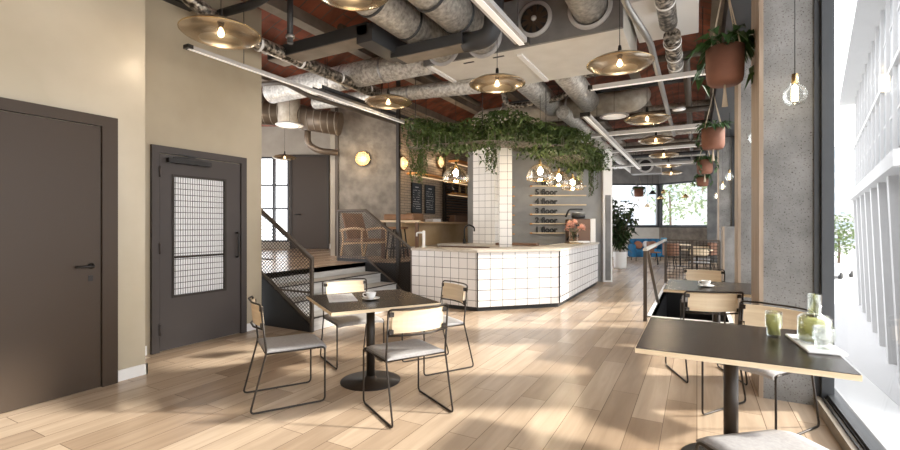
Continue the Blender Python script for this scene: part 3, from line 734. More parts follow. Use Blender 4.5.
# ------------------------------------------------------------------ pendants
def make_dish(label):
    t = empty('pendant_lamp',(0,0,0),**T(label,'pendant lamp','shallow bronze pendant lamps'))   # origin at rim centre
    B().lathe([(.030,.100),(.10,.096),(.20,.080),(.29,.052),(.35,.022),(.376,.0)],n=48).out('upper_shade','smoke',t)
    B().lathe([(.376,.0),(.36,-.022),(.31,-.045),(.25,-.060),(.20,-.066)],n=48).out('lower_shade','smoke2',t)
    B().lathe([(.374,-.005),(.381,-.003),(.381,.003),(.374,.005)],n=48).out('rim_band','brass',t)
    B().lathe([(0,.215),(.016,.215),(.022,.18),(.022,.14),(.034,.105),(.034,.095),(.020,.05),(0,.05)],n=20).out('lamp_holder','dark',t)
    B().lathe([(.012,.05),(.017,.04),(.030,.010),(.030,-.010),(.020,-.03),(0,-.035)],n=20).out('bulb','bulb',t)
    B().tube([(0,0,.215),(0,0,1.10)],.0045,6).out('cord','black',t)
    return t
dishes=[(-3.83,2.63,3.17,'bronze dish pendant with lit bulb nearest the tall ochre wall'),
 (-2.82,3.25,3.58,'bronze dish pendant cut by the top of the view above the square table'),
 (-2.25,5.38,3.22,'bronze dish pendant hanging under the white box duct'),
 (-4.39,5.95,3.40,'bronze dish pendant near the stairs, left of the ivy'),
 (-.76,5.36,3.22,'bronze dish pendant right of the box duct, nearest the hanging plants'),
 (-.78,8.76,3.30,'bronze dish pendant, second in the row running to the far windows'),
 (-.83,11.4,3.36,'bronze dish pendant, third in the row running to the far windows'),
 (-.80,13.7,3.33,'bronze dish pendant, fourth in the row running to the far windows'),
 (-.80,16.0,3.32,'bronze dish pendant, fifth in the row running to the far windows'),
 (-.86,19.2,3.40,'bronze dish pendant, last in the row before the far windows')]
DP = make_dish(dishes[0][3]); DP.location = dishes[0][:3]; DP.scale=(.9,.9,1)
for x,y,z,lb in dishes[1:]: dup(DP,(x,y,z),0,lb,scale=.94 if 5<y<5.5 or y<3.5 else 1.0)
for x,y,z,lb in dishes: point((x,y,z-.10),5,(1,.80,.56),.035)
x,y=W(-4.62,9.4); dup(DP,(x,y,3.20),0,'bronze dish pendant over the raised lounge, upper of two near the dark door',scale=.72); point((x,y,3.1),14,(1,.8,.56),.05)
x,y=W(-3.95,10.8); dup(DP,(x,y,3.02),0,'bronze dish pendant over the raised lounge, lower of two near the dark door',scale=.72)
for (l,w_,z,lb) in ((-3.05,8.6,3.30,'flat white disc pendant above the stairs, before the spiral duct'),(-4.4,8.2,3.02,'flat white disc pendant cut by the ochre wall edge'),(4.55,20,3.32,'flat white disc pendant before the far window corner'),(4.0,7.9,3.42,'small flat white disc lamp under the white tray'),(3.05,8.4,3.42,'flat white disc pendant beside the second bronze dish')):
    x,y=W(l,w_); t = empty('disc_lamp',(x,y,z),0,**T(lb,'ceiling lamp','flat white disc lamps')); r_=.26 if w_<18 else .34
    if 'small' in lb: r_=.11
    B().lathe([(0,0),(r_*.95,0),(r_,.01),(r_*.9,.03),(.04,.06),(0,.06)],n=32).out('disc','tray',t)
    B().lathe([(0,-.004),(r_*.8,-.004),(r_*.8,.0)],n=32).out('diffuser','led',t)
    B().tube([(0,0,.06),(0,0,CEIL-.2-z)],.004,6).out('cord','black',t)
    if w_<9 and l<0: point((x,y,z-.12),24,(1,.84,.64),.12)

def make_dome(label):
    t = empty('glass_pendant',(0,0,0),**T(label,'pendant lamp','amber glass dome pendants'))
    B().lathe([(.02,.20),(.06,.195),(.13,.165),(.195,.10),(.238,.0),(.248,-.05),(.235,-.085)],n=40).out('glass_shade','glass_amber',t)
    B().lathe([(.232,-.080),(.240,-.083),(.238,-.092),(.230,-.092)],n=40).out('rim','brass',t)
    B().lathe([(0,.27),(.018,.27),(.022,.24),(.03,.20),(.03,.14),(0,.13)],n=16).out('lamp_holder','brass',t)
    B().lathe([(.014,.13),(.045,.09),(.050,.05),(.030,.01),(0,.0)],n=16).out('bulb','bulb_w',t)
    B().tube([(0,0,.27),(0,0,1.9)],.004,6).out('cord','black',t)
    return t
domes=[(-3.84,7.25,2.29,'amber glass dome pendant hanging before the orange shelves'),(-2.42,7.74,2.29,'amber glass dome pendant over the counter corner, nearest of the three near the directory'),
 (-2.42,8.95,2.29,'amber glass dome pendant over the counter, middle of the three near the directory'),(-2.42,10.1,2.29,'amber glass dome pendant over the counter, furthest of the three near the directory')]
GP=make_dome(domes[0][3]); GP.location=domes[0][:3]
for x,y,z,lb in domes[1:]: dup(GP,(x,y,z),0,lb)
for x,y,z,lb in domes: point((x,y,z+.0),10,(1,.80,.55),.04)

def make_globe(label):
    t = empty('globe_pendant',(0,0,0),**T(label,'pendant lamp','clear globe bulb pendants'))
    B().lathe([(.0,-.082),(.04,-.074),(.072,-.042),(.082,0),(.072,.042),(.045,.072),(.03,.085),(.03,.10)],n=32).out('glass_globe','glass_clear',t)
    B().lathe([(0,.16),(.02,.16),(.022,.10),(.020,.085),(0,.085)],n=16).out('lamp_holder','brass',t)
    B().lathe([(0,.085),(.020,.06),(.022,.02),(.022,-.040),(0,-.05)],n=16).out('bulb','bulb',t)
    B().tube([(0,0,.16),(0,0,1.4)],.0035,6).out('cord','black',t)
    return t
gl=[(.645,4.22,2.385,'clear globe bulb pendant in front of the near concrete column'),(.60,6.30,2.42,'clear globe bulb pendant between the first and second concrete columns'),(.60,11.2,2.42,'clear globe bulb pendant just beyond the second column, highest of the small four'),
 (.60,14.0,2.42,'clear globe bulb pendant, second of the small four'),(.60,16.4,2.42,'clear globe bulb pendant, third of the small four'),(.60,18.6,2.42,'clear globe bulb pendant, lowest of the small four')]
GB=make_globe(gl[0][3]); GB.location=gl[0][:3]
for x,y,z,lb in gl[1:]: dup(GB,(x,y,z),0,lb)

# ------------------------------------------------------------------ hanging planters
def hanging_pot(x,y,zb,r_,h_,label,seed,leafL=.17):
    random.seed(seed)
    t = empty('hanging_planter',(x,y,zb),0,**T(label,'hanging planter','terracotta planters on ropes'))
    B().lathe([(0,0),(r_*.78,0),(r_*.92,.02),(r_,.07),(r_*1.03,h_),(r_*.93,h_),(r_*.9,h_-.03),(0,h_-.03)],n=36).out('pot','terracotta',t)
    B().lathe([(0,h_-.04),(r_*.92,h_-.04)],n=24).out('soil','brownpanel',t)
    b=B()
    for k in range(4):
        a=PI/4+k*PI/2; b.tube([(r_*1.02*math.cos(a),r_*1.02*math.sin(a),h_),(0,0,h_+.62)],.006,6)
    b.tube([(0,0,h_+.62),(0,0,CEIL-.57-zb)],.008,6)
    b.out('rope_hanger','rope',t)
    B().tube([(0,0,0),(0,0,-.06),(0,0,-.20)],[.010,.012,.028],6).out('tassel','rope',t)
    b=B(); st=B()
    for k in range(64):
        a=random.uniform(0,2*PI); rr=r_*random.uniform(.2,.9); up=random.uniform(.15,1.0); out_=random.uniform(.5,1.5)
        p0=Vector((rr*.4*math.cos(a),rr*.4*math.sin(a),h_-.04)); p1=Vector((rr*math.cos(a)*1.1,rr*math.sin(a)*1.1,h_+leafL*.55*up)); 
        st.tube([p0,(p0+p1)/2+Vector((0,0,.03)),p1],.003,4)
        b.leaf(p1,(math.cos(a)*out_,math.sin(a)*out_,random.uniform(-.6,.5)),leafL*random.uniform(.8,1.3),leafL*.58,random.uniform(.2,.7))
    for k in range(2):
        a=random.uniform(0,2*PI); p=Vector((r_*math.cos(a),r_*math.sin(a),h_+.02)); q=[p]
        for j in range(4):
            p=p+Vector((math.cos(a)*.05/(j+1),math.sin(a)*.05/(j+1),-.07)); q.append(p); b.leaf(p,(math.cos(a+j),math.sin(a+j),-.8),leafL*.85,leafL*.5,.5)
        st.tube(q,.003,4)
    b.out('leaves','leaf',t); st.out('stalks','leaf',t)
hanging_pot(.225,4.86,2.70,.152,.335,'large terracotta hanging planter nearest the viewer, beside the wood clad column',1)
hanging_pot(.245,9.05,2.72,.175,.36,'terracotta hanging planter second from the viewer in the row',2,.14)
hanging_pot(.17,12.9,2.68,.175,.34,'terracotta hanging planter third in the row',3,.14)
hanging_pot(.16,17.0,2.68,.17,.30,'terracotta hanging planter nearest the far window, end of the row',4,.14)
x,y=W(8.35,20.0); hanging_pot(x,y,2.66,.19,.36,'small terracotta hanging planter before the left far window',5,.16)

# ------------------------------------------------------------------ ivy canopy over the counter
t = empty('plant_trellis',(0,0,0),**T('suspended black wire trellis that carries the ivy above the counter','trellis'))
path=[(-4.55,7.0),(-3.2,7.0),(-2.35,7.85),(-2.35,12.0)]
b=B()
def along(path, step):
    res=[]
    for i in range(len(path)-1):
        a,c=Vector((*path[i],0)),Vector((*path[i+1],0)); L=(c-a).length; n=max(1,int(L/step)); d=(c-a).normalized()
        for k in range(n): res.append((a+(c-a)*(k/n), d))
    res.append((Vector((*path[-1],0)),d)); return res
for off in (-.28,-.2,-.12,-.04,.04,.12,.2,.28):
    q=[]
    for p,d in along(path,.6): n=Vector((d.y,-d.x,0)); q.append((p.x+n.x*off,p.y+n.y*off,2.80))
    b.tube(q,.006,5)
for p,d in along(path,.11):
    n=Vector((d.y,-d.x,0)); a=p+n*.28; c=p-n*.28; b.bar((a.x,a.y,2.80),(c.x,c.y,2.80),.007); b.bar((a.x,a.y,2.95),(a.x,a.y,2.78),.006)
b.out('wire_frame','beige_steel',t)
b=B()
for p,d in along(path,1.3): b.tube([(p.x,p.y,2.96),(p.x,p.y,CEIL-.2)],.006,6)
b.out('suspension_rods','black',t)
random.seed(11)
b=B()
for p,d in along(path,.026):
    n=Vector((d.y,-d.x,0))
    for k in range(34):
        o_=random.gauss(0,.22); z=3.02+random.uniform(-.17,.30)+.10*math.sin(p.x*3.1+p.y*2.3)-abs(o_)*.3
        a=random.uniform(0,2*PI); b.leaf((p.x+n.x*o_,p.y+n.y*o_,z),(math.cos(a),math.sin(a),random.uniform(-.9,.5)),random.uniform(.06,.12),random.uniform(.045,.075),random.uniform(.1,.5))
    if random.random()<.75:
        o_=random.uniform(-.32,.32); L=random.uniform(.03,.16)
        for j in range(int(L/.022)):
            a=random.uniform(0,2*PI); b.leaf((p.x+n.x*o_,p.y+n.y*o_,2.86-j*.022),(math.cos(a),math.sin(a),-.7),.055,.032,.3)
b.out('ivy_foliage','leaf_ivy',kind='stuff',**T('dense green ivy spilling over the trellis above the counter','ivy'))
vines=[(-4.60,7.10,.74,'thick'),(-4.42,7.05,.62,'thick'),(-3.05,6.95,.62,'thin'),(-2.97,7.05,.70,'thin'),(-2.40,8.3,.45,'thin'),(-2.28,10.2,.50,'thin'),(-2.25,11.3,.80,'thick'),(-2.2,11.9,.55,'thin')]
lbs=['thick ivy strand hanging lowest beside the steel post','thick ivy strand hanging just right of the longest one, over the chalkboard','thin ivy strand hanging in front of the white tiled pier','thin ivy strand hanging at the front tiled post','short ivy strand hanging over the counter corner','short ivy strand hanging above the directory lettering','thick ivy strand hanging before the white pilaster','short ivy strand hanging at the far end of the trellis']
for (x,y,L,kd),lb in zip(vines,lbs):
    t=empty('hanging_vine',(x,y,2.88),0,**T(lb,'ivy strand','hanging ivy strands')); b=B(); st=B(); ns=7 if kd=='thick' else 4
    for k in range(ns):
        ox,oy=random.gauss(0,.07 if kd=='thick' else .03),random.gauss(0,.06); l=L*random.uniform(.6,1); st.tube([(ox,oy,.02),(ox+.02,oy,-l*.5),(ox,oy,-l)],.003,4)
        j=0
        while j*.028<l:
            a=random.uniform(0,2*PI); b.leaf((ox,oy,-j*.028),(math.cos(a),math.sin(a),-.5),.06,.045,.35); j+=1
    b.out('leaves','leaf_ivy',t); st.out('stalks','bark',t)

# ------------------------------------------------------------------ ceiling services
def duct(name, pts, r_, m, label, cat='duct', group=None, rings=None, rr=.25, n=20, ringmat='white'):
    t = empty(name,(0,0,0),**T(label,cat,group))
    B().tube(rpath(pts,rr,6),r_,n).out('pipe_run',m,t)
    if rings:
        for (p,d,k) in rings:
            rg=B(); rg.lathe([(r_*1.0,-.02),(r_*1.0+k,-.015),(r_*1.0+k,.015),(r_*1.0,.02)],p,n=n,axis=d); rg.out('band',ringmat,t)
    return t
# white box duct (plenum)
t = empty('air_plenum',(0,0,0),**T('large pale box shaped air plenum with round ports on its grey side','air duct'))
B().box(-3.45,-.76,5.57,7.05,3.70,4.30).out('casing','cream',t,bevel=.01)
B().box(-3.46,-.75,5.53,5.575,3.695,4.32).out('side_plate','grey_paint',t)
def port(parent, x, z, r_, y=5.53):
    B().lathe([(r_,-.0),(r_+.045,-.0),(r_+.045,-.025),(r_,-.03)],(x,y,z),axis='Y',n=32).out('port_ring','tray',parent)
for x,z in ((-3.12,3.90),(-2.50,3.90),(-1.12,4.00)): port(t,x,z,.215)
port(t,-1.80,4.01,.18)
B().lathe([(0,-.004),(.18,-.004)],(-1.80,5.53,4.01),axis='Y').out('fan_cavity','void',t)
f_=B()
for k in range(10):
    a=2*PI*k/10; f_.bar((-1.80+.03*math.cos(a),5.50,4.01+.03*math.sin(a)),(-1.80+.165*math.cos(a+.3),5.515,4.01+.165*math.sin(a+.3)),.006,.05)
f_.out('fan_blades','door_brown',t)
B().ball((-1.80,5.49,4.01),.035,2).out('fan_hub','tray',t)
B().box(-3.42,-3.35,5.56,7.04,3.675,3.70).out('corner_strip','white',t)
B().box(-2.12,-2.05,5.75,7.0,3.675,3.70).out('corner_strip','white',t)
for x in (-2.9,-2.45): B().box(x,x+.16,5.7,5.73,3.694,3.70).out('slot','void',t)
duct('round_duct',[(-3.12,5.53,3.90),(-3.12,1.5,3.90)],.215,'foil','mottled silver duct entering the leftmost port of the box plenum','duct','silver ducts into the plenum',[((-3.12,4.6,3.90),'Y',.012),((-3.12,3.9,3.9),'Y',.012)],ringmat='darkduct',n=28)
duct('round_duct',[(-2.50,5.53,3.90),(-2.50,1.5,3.92)],.215,'foil','mottled silver duct entering the second port of the box plenum','duct','silver ducts into the plenum',[((-2.5,4.75,3.90),'Y',.012),((-2.5,4.1,3.9),'Y',.012)],ringmat='darkduct',n=28)
duct('round_duct',[(-1.12,5.53,4.0),(-1.12,3.6,4.05)],.20,'foil','short mottled silver duct entering the right port of the box plenum','duct','silver ducts into the plenum',n=28)
duct('round_duct',[(-2.55,7.05,3.86),(-2.55,9.0,3.80)],.20,'foil','silver duct leaving the back of the plenum behind the bronze pendant','duct','silver ducts out of the plenum',n=24)
duct('round_duct',[(-1.85,7.05,3.86),(-1.85,9.0,3.80)],.20,'foil','silver duct leaving the back of the plenum on its window side','duct','silver ducts out of the plenum',n=24)
duct('lagged_duct',[(-4.5,9.6,3.45),(-4.3,9.25,3.78),(-1.30,9.2,3.78),(-1.05,9.3,3.80),(-1.0,9.7,4.0)],.21,'clay_duct','wide cream lagged duct crossing above the ivy','duct',None,[((-3.7,9.23,3.78),'X',.01),((-2.3,9.21,3.78),'X',.01)],n=24)
duct('lagged_duct',[(-6.9,5.75,3.86),(-3.45,5.75,3.86)],.20,'foil','thick lagged duct running into the left end of the box plenum','duct',None,[((-4.3,5.75,3.86),'X',.008),((-5.1,5.75,3.86),'X',.008)],n=24,ringmat='steel')
duct('lagged_duct',[(-6.5,6.45,3.78),(-3.0,6.45,3.60)],.12,'foil','thinner lagged duct below the thick one near the stairs','duct',None,[((-4.3,6.45,3.67),'X',.008)],n=20,ringmat='steel')
duct('foil_pipe',[(-5.0,2.48,4.18),(-4.92,3.45,3.74),(-4.92,6.4,3.70)],.085,'foil_dark','dark foil wrapped pipe with white bands above the ochre wall','pipe','foil wrapped pipes',[((-4.92,y,3.72),'Y',.006) for y in (3.9,4.6,5.4,6.1)],n=16)
duct('foil_pipe',[(-.30,4.4,3.85),(-.30,6.0,3.82)],.10,'foil_dark','near short foil wrapped pipe left of the large hanging planter','pipe','foil wrapped pipes',[((-.30,y,3.83),'Y',.006) for y in (5.1,5.4)],n=16)
duct('foil_pipe',[(-.27,6.2,3.74),(-.27,7.5,3.70)],.10,'foil_dark','farther short foil wrapped pipe above the white cross tray','pipe','foil wrapped pipes',[((-.27,y,3.70),'Y',.006) for y in (6.3,6.8,7.2)],n=16)
duct('conduit',[(-.66,3.6,3.85),(-.66,5.0,3.72),(-.48,5.7,3.55),(-.48,12,3.55)],.038,'steel','steel conduit bending down beside the right bronze pendant','pipe','steel conduits',n=10)
duct('flex_pipe',[(-3.3,8.2,4.0),(-3.3,8.4,3.75),(-2.4,8.3,3.72),(-1.9,8.0,3.75),(-1.75,7.9,3.98),(-1.0,7.9,4.0)],.055,'foil_dark','bent foil pipe snaking behind the box plenum above the ivy','pipe','foil wrapped pipes',n=12)
# dark channel duct with its step
t = empty('channel_duct',(0,0,0),**T('dark rectangular channel duct with a stepped bend left of the plenum','duct'))
B().box(-5.2,-3.45,4.26,4.58,3.69,3.84).box(-3.62,-3.38,4.26,5.0,3.60,3.82).box(-3.45,-2.42,4.72,5.0,3.55,3.68).out('channel','darkduct',t,bevel=.006)
B().tube(rpath([(-2.46,4.86,3.60),(-2.10,4.86,3.60),(-2.05,4.86,4.15)],.16,8),.11,20).out('elbow','darkduct',t)
B().box(-5.2,-3.64,4.28,4.56,3.684,3.695).box(-3.36,-2.44,4.74,4.98,3.543,3.555).out('underside','beige_steel',t)
duct('dark_pipe',[(-5.18,3.55,4.03),(-4.55,3.55,4.0),(-4.28,3.55,4.05),(-4.2,3.55,4.25)],.05,'darkduct','dark pipe bending up above the ochre wall','pipe','dark pipes',rr=.12,n=12)
duct('drop_pipe',[(-4.15,3.72,4.3),(-4.15,3.72,3.52)],.035,'darkduct','dark vertical sprinkler drop left of the channel duct','pipe','dark pipes',[((-4.15,3.72,3.60),'Z',.015)],n=12,ringmat='steel')
duct('spiral_duct',[W(-6.2,9.9)+(3.88,),W(-3.62,9.9)+(3.86,)],.25,'spiral','brown spiral duct left of the white disc pendant, raised lounge','duct','spiral ducts',n=24)
duct('spiral_duct',[W(-3.30,9.9)+(3.76,),W(-2.4,9.9)+(3.62,)],.25,'spiral','brown spiral duct right of the white disc pendant, raised lounge','duct','spiral ducts',n=24)
def spiral_rings(l0,w0,z0,l1,w1,z1,r_,n,lb):
    for k in range(n):
        f=(k+.5)/n; x,y=W(l0+(l1-l0)*f,w0+(w1-w0)*f); z=z0+(z1-z0)*f
        yield (x,y,z)
for o,args in zip([o for o in COL.objects if o.name.startswith('spiral_duct')],((-6.2,9.9,3.88,-3.62,9.9,3.86,.25,16,''),(-3.30,9.9,3.76,-2.4,9.9,3.62,.25,6,''))):
    for (x,y,z) in spiral_rings(*args):
        mt=Matrix.Rotation(TH,3,'Z'); g=B().lathe([(args[6],-.01),(args[6]+.01,-.006),(args[6]+.01,.006),(args[6],.01)],(x,y,z),n=24,axis='X',mtx=mt); g.out('band','beige_steel',o)
duct('duct_joint',[W(-3.47,9.75)+(4.35,),W(-3.47,9.75)+(3.52,)],.23,'clay_duct','upright lagged duct between the two brown spiral ducts','duct',n=20)
duct('waste_pipe',[W(-3.15,10.0)+(3.5,),W(-3.15,10.0)+(3.2,),W(-2.9,10.0)+(3.05,),W(-2.5,10.1)+(3.02,)],.07,'spiral','bent brown waste pipe under the spiral duct','pipe',rr=.12,n=14)
duct('black_pipe',[(-6.2,4.55,3.55),(-5.45,4.75,3.55),(-5.30,5.1,3.42),(-5.2,7.6,3.42),(-4.9,8.2,3.42)],.035,'rail','slim brown pipe dropping past the stairs below the foil pipe','pipe',rr=.10,n=10)
# white linear trays
def tray(p,q,lb,w_=.10,h_=.05,rods=2,led=False):
    t=empty('linear_tray',(0,0,0),**T(lb,'light track','white linear light tracks'))
    B().bar(p,q,w_,h_).out('channel','tray',t)
    P,Q=Vector(p),Vector(q)
    B().bar(P-Vector((0,0,h_*.5+.004)),Q-Vector((0,0,h_*.5+.004)),w_*.45,.008).out('light_slot','led',t)
    d=(Q-P).normalized()
    for e in (P,Q): B().bar(e-d*.03,e+d*.03,w_*1.25,h_*1.15).out('end_cap','dark',t)
    for k in range(rods):
        m=P.lerp(Q,(k+.5)/rods if rods>2 else (.04 if k==0 else .96)); B().tube([m+Vector((0,0,h_*.5)),(m.x,m.y,CEIL-.2)],.005,6).out('hanger_rod','black',t)
tray((-4.74,2.88,3.30),(-4.74,6.9,3.30),'long white light track along the ochre wall above the stairs',.07,.035,3)
tray((-1.62,1.5,3.34),(-1.62,4.55,3.34),'white light track crossing below the box plenum, left of its fan',.13,.05)
tray((-1.30,6.48,3.32),(.12,6.48,3.32),'white cross track between the right bronze pendant and the near hanging planter',.09,.05)
tray((-2.45,9.92,3.32),(.12,9.92,3.32),'white cross track above the second bronze pendant of the row',.10,.07)
tray((-1.68,7.9,3.30),(-1.68,16.2,3.30),'long white light track running away beside the ivy towards the far windows',.13,.06,4)
tray((-2.6,15.5,3.32),(-.05,15.5,3.32),'white cross track close to the far windows',.12,.06)
tray((-2.9,12.6,3.36),(.0,12.6,3.36),'white cross track midway to the far windows',.09,.06)
t = empty('cable_tray',(0,0,0),**T('dark cable tray running behind the long light track over the stairs','cable tray'))
B().box(-5.10,-4.90,5.0,8.3,3.44,3.455).box(-5.10,-5.09,5.0,8.3,3.44,3.50).box(-4.91,-4.90,5.0,8.3,3.44,3.50).out('channel','darkduct',t)
b=B()
for y in (5.2,6.6,8.1): b.tube([(-5.0,y,3.455),(-5.0,y,CEIL-.2)],.006,6)
b.out('hanger_rod','black',t)
# farther pipes crossing the ceiling
random.seed(21)
far=[(7.3,3.85,.05,'rail'),(8.9,3.95,.04,'darkduct'),(10.6,3.8,.06,'rail'),(11.0,3.95,.12,'foil'),(12.2,3.7,.06,'steel'),(13.1,3.9,.16,'foil'),(14.0,3.65,.05,'rail'),(15.0,3.85,.12,'clay_duct'),(16.6,3.75,.06,'darkduct'),(17.5,3.9,.14,'foil'),(19.0,3.7,.06,'steel')]
words=['just past the plenum','over the ivy corner','past the second pendant','beyond the cream duct','above the third pendant','wide silver, midway back','before the fourth pendant','cream, deep in the room','dark, past the fourth pendant','wide silver, deep in the room','slim steel, near the far windows']
for (y,z,r_,m),wd in zip(far,words):
    duct('cross_pipe',[(-3.6,y,z),(-.1,y,z),(.25,y,z)],r_,m,'pipe crossing the ceiling, %s'%wd,'pipe','pipes crossing the ceiling',n=12,rr=.05)
duct('long_pipe',[(-2.30,8.8,3.62),(-2.30,20,3.62)],.13,'foil','silver duct running away beside the long light track','duct',n=16)
duct('long_pipe',[(-.15,7.6,3.92),(-.15,20,3.92)],.06,'rail','brown pipe running away above the hanging planters','pipe',n=12)
duct('long_pipe',[(-4.1,4.5,4.0),(-4.1,8.8,4.0)],.05,'rail','brown pipe running away left of the plenum','pipe',n=12)
t = empty('ceiling_fan_unit',(-1.62,17.6,3.55),0,**T('round fan coil unit with dark opening deep in the room','ventilation unit'))
B().box(-.5,.5,0,.6,-.28,.35).out('casing','grey_paint',t)
B().lathe([(.20,0),(.27,0),(.27,-.03),(.20,-.03)],axis='Y',n=28).out('port_ring','tray',t)
B().lathe([(0,-.004),(.20,-.004)],axis='Y',n=28).out('fan_cavity','void',t)
# white cassette and louvre near the right of the plenum
t = empty('air_cassette',(0,0,0),**T('white box air unit with dark louvre slots above the foil pipes','air conditioner'))
B().box(-.72,.02,5.6,6.9,3.98,4.28).out('casing','white',t,bevel=.01)
b=B()
for k in range(4): b.box(-.02,.024,5.75,6.1,4.02+k*.06,4.045+k*.06)
b.out('louvre','void',t)

# ------------------------------------------------------------------ raised lounge furniture
t = empty('lounge_armchair',(-6.12,7.45,.70),D(-8),**T('honey wood armchair with woven brown seat on the raised floor behind the mesh','armchair'))
for s in (-1,1):
    y=s*.34
    B().tube(rpath([(.34,y,0),(.30,y,.36),(.30,y,.62)],.05),[.020]*8,8).out('front_leg','chairwood',t)
    B().tube([(-.36,y*.95,0),(-.26,y,.40),(-.30,y,.62)],.021,8).out('back_leg','chairwood',t)
    B().tube(rpath([(.36,y,.62),(.1,y,.65),(-.36,y,.60)],.1),.026,8).out('armrest','chairwood',t)
    B().tube([(.30,y,.36),(-.26,y,.32)],.020,8).out('side_rail','chairwood',t)
B().tube([(.30,-.34,.35),(.30,.34,.35)],.022,8).tube([(-.26,-.34,.33),(-.26,.34,.33)],.02,8).out('cross_rail','chairwood',t)
B().prism([(-.26,-.30),(.32,-.30),(.32,.30),(-.26,.30)],.37,.43).out('seat','leather',t,bevel=.02)
B().bar((-.24,0,.42),(-.42,0,.95),.06,.05).out('spine','chairwood',t)
b=B(); b.vprism([(-.22,.42),(-.17,.42),(-.36,.96),(-.41,.96)],-.28,.28); b.out('backrest','leather',t,bevel=.02)
for i,(x,y,lb) in enumerate(((-5.55,7.75,'dark legged bar stool with brown seat nearer the steel post'),(-5.72,8.15,'dark legged bar stool with brown seat behind the other one'))):
    t = empty('bar_stool',(x,y,0.0 if x>-5.5 else 0),0,**T(lb,'stool','stools by the bar end'))
    t.location.z = .70
    for a in range(4): B().tube([(.2*math.cos(a*PI/2+.78),.2*math.sin(a*PI/2+.78),0),(.12*math.cos(a*PI/2+.78),.12*math.sin(a*PI/2+.78),.62)],.014,8).out('leg','dark',t)
    B().tube([(.17*math.cos(a*PI/8),.17*math.sin(a*PI/8),.22) for a in range(16)],.009,6,closed=True).out('foot_ring','dark',t)
    B().lathe([(0,.62),(.19,.62),(.20,.64),(.19,.67),(0,.675)],n=24).out('seat','leather',t)
t = empty('bar_table',(-5.62,8.05,0),D(28),**T('narrow pale high table with brown boxes at the left end of the bar','table'))
B().box(-.42,.42,-.20,.20,1.47,1.51).out('tabletop','ply',t); 
for x in (-.36,.36): B().box(x-.03,x+.03,-.15,.15,.70,1.47).out('leg','brownpanel',t)
B().box(-.34,.28,-.15,.15,0,.13).out('bread_box','leather',bevel=.03,loc=(-5.62,8.05,1.51),rot=D(28),**T('low brown leather covered box on the high pale table','box'))

# ------------------------------------------------------------------ guard rail round the basement stair and things beyond
t = empty('stair_guard',(0,0,0),**T('dark metal guard with pale handrail and wire mesh around the basement stair opening','railing'))
B().box(-.69,-.64,7.16,7.21,0,1.04).out('post','rail',t)
B().box(-.69,-.64,12.02,12.07,0,1.04).out('post','rail',t)
B().bar((-.665,7.15,1.05),(-.665,12.06,1.05),.06,.035).out('handrail','silver',t)
B().bar((-.665,7.55,1.02),(-.62,9.0,.0),.045,.03).out('sloping_rail','rail',t)
for x in (-.1,.45): B().box(x-.025,x+.025,12.02,12.07,0,1.04).out('post','rail',t)
B().bar((-.66,12.045,1.05),(.46,12.045,1.05),.05,.035).bar((-.66,12.045,.06),(.46,12.045,.06),.03,.03).out('handrail','rail',t)
b=B(); mesh_fill(b,[(-.64,.08),(.43,.08),(.43,1.03),(-.64,1.03)],12.045,.07,.07,.010,diag=False); b.out('mesh_infill','bronze',t)
# basement steps
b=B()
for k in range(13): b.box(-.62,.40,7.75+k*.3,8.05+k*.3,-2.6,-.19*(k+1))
b.out('stair_basement','void',**ST)  # steps coloured black too, for the unlit shaft

# sofa
x,y = W(7.78,18.0)
t = empty('blue_sofa',(x,y,0),TH+.12,**T('rounded dark blue velvet sofa in front of the far window wall','sofa'))
b=B(); 
q=[]
for k in range(21):
    a=PI*.06+PI*.88*k/20; q.append((-1.12*math.cos(a),.46*math.sin(a)-.05))
qi=[(x_*.76,y_*.60) for x_,y_ in q][::-1]
B().prism(q+qi,.14,.80).out('backrest','blue',t,bevel=.07,)
B().prism([(-.98,-.40),(.98,-.40),(.98,.18),(-.98,.18)],.14,.42).out('seat','blue',t,bevel=.06)
for s in (-1,1): B().box(s*1.06-.14,s*1.06+.14,-.46,.12,.14,.62).out('armrest','blue',t,bevel=.08)
for sx in (-.85,.85):
    for sy in (-.3,.2): B().tube([(sx,sy,0),(sx,sy,.16)],.02,8).out('leg','dark',t)
B().box(1.12,1.24,-.44,.10,.30,.84).out('side_panel','blue_sunlit',t,bevel=.05,label='outer side of the sofa arm, sunlight painted on as pale blue')
t.scale=(.60,.70,1.08)
for (lx,lz,m,nm,lb) in ((-.30,.62,'orange','orange','orange cushion leaning at the left of the blue sofa'),(.05,.64,'paper','white','white cushion in the middle of the blue sofa'),(.34,.66,'orange','orange','orange cushion beside the white one on the blue sofa')):
    px_,py_=x+lx*math.cos(TH+.12), y+lx*math.sin(TH+.12)
    B().ball((0,0,0),1,3,(.17,.08,.16)).out('cushion',m,loc=(px_,py_,.62),rot=(D(-18),0,TH+.12+lx*.3),**T(lb,'cushion','sofa cushions'))
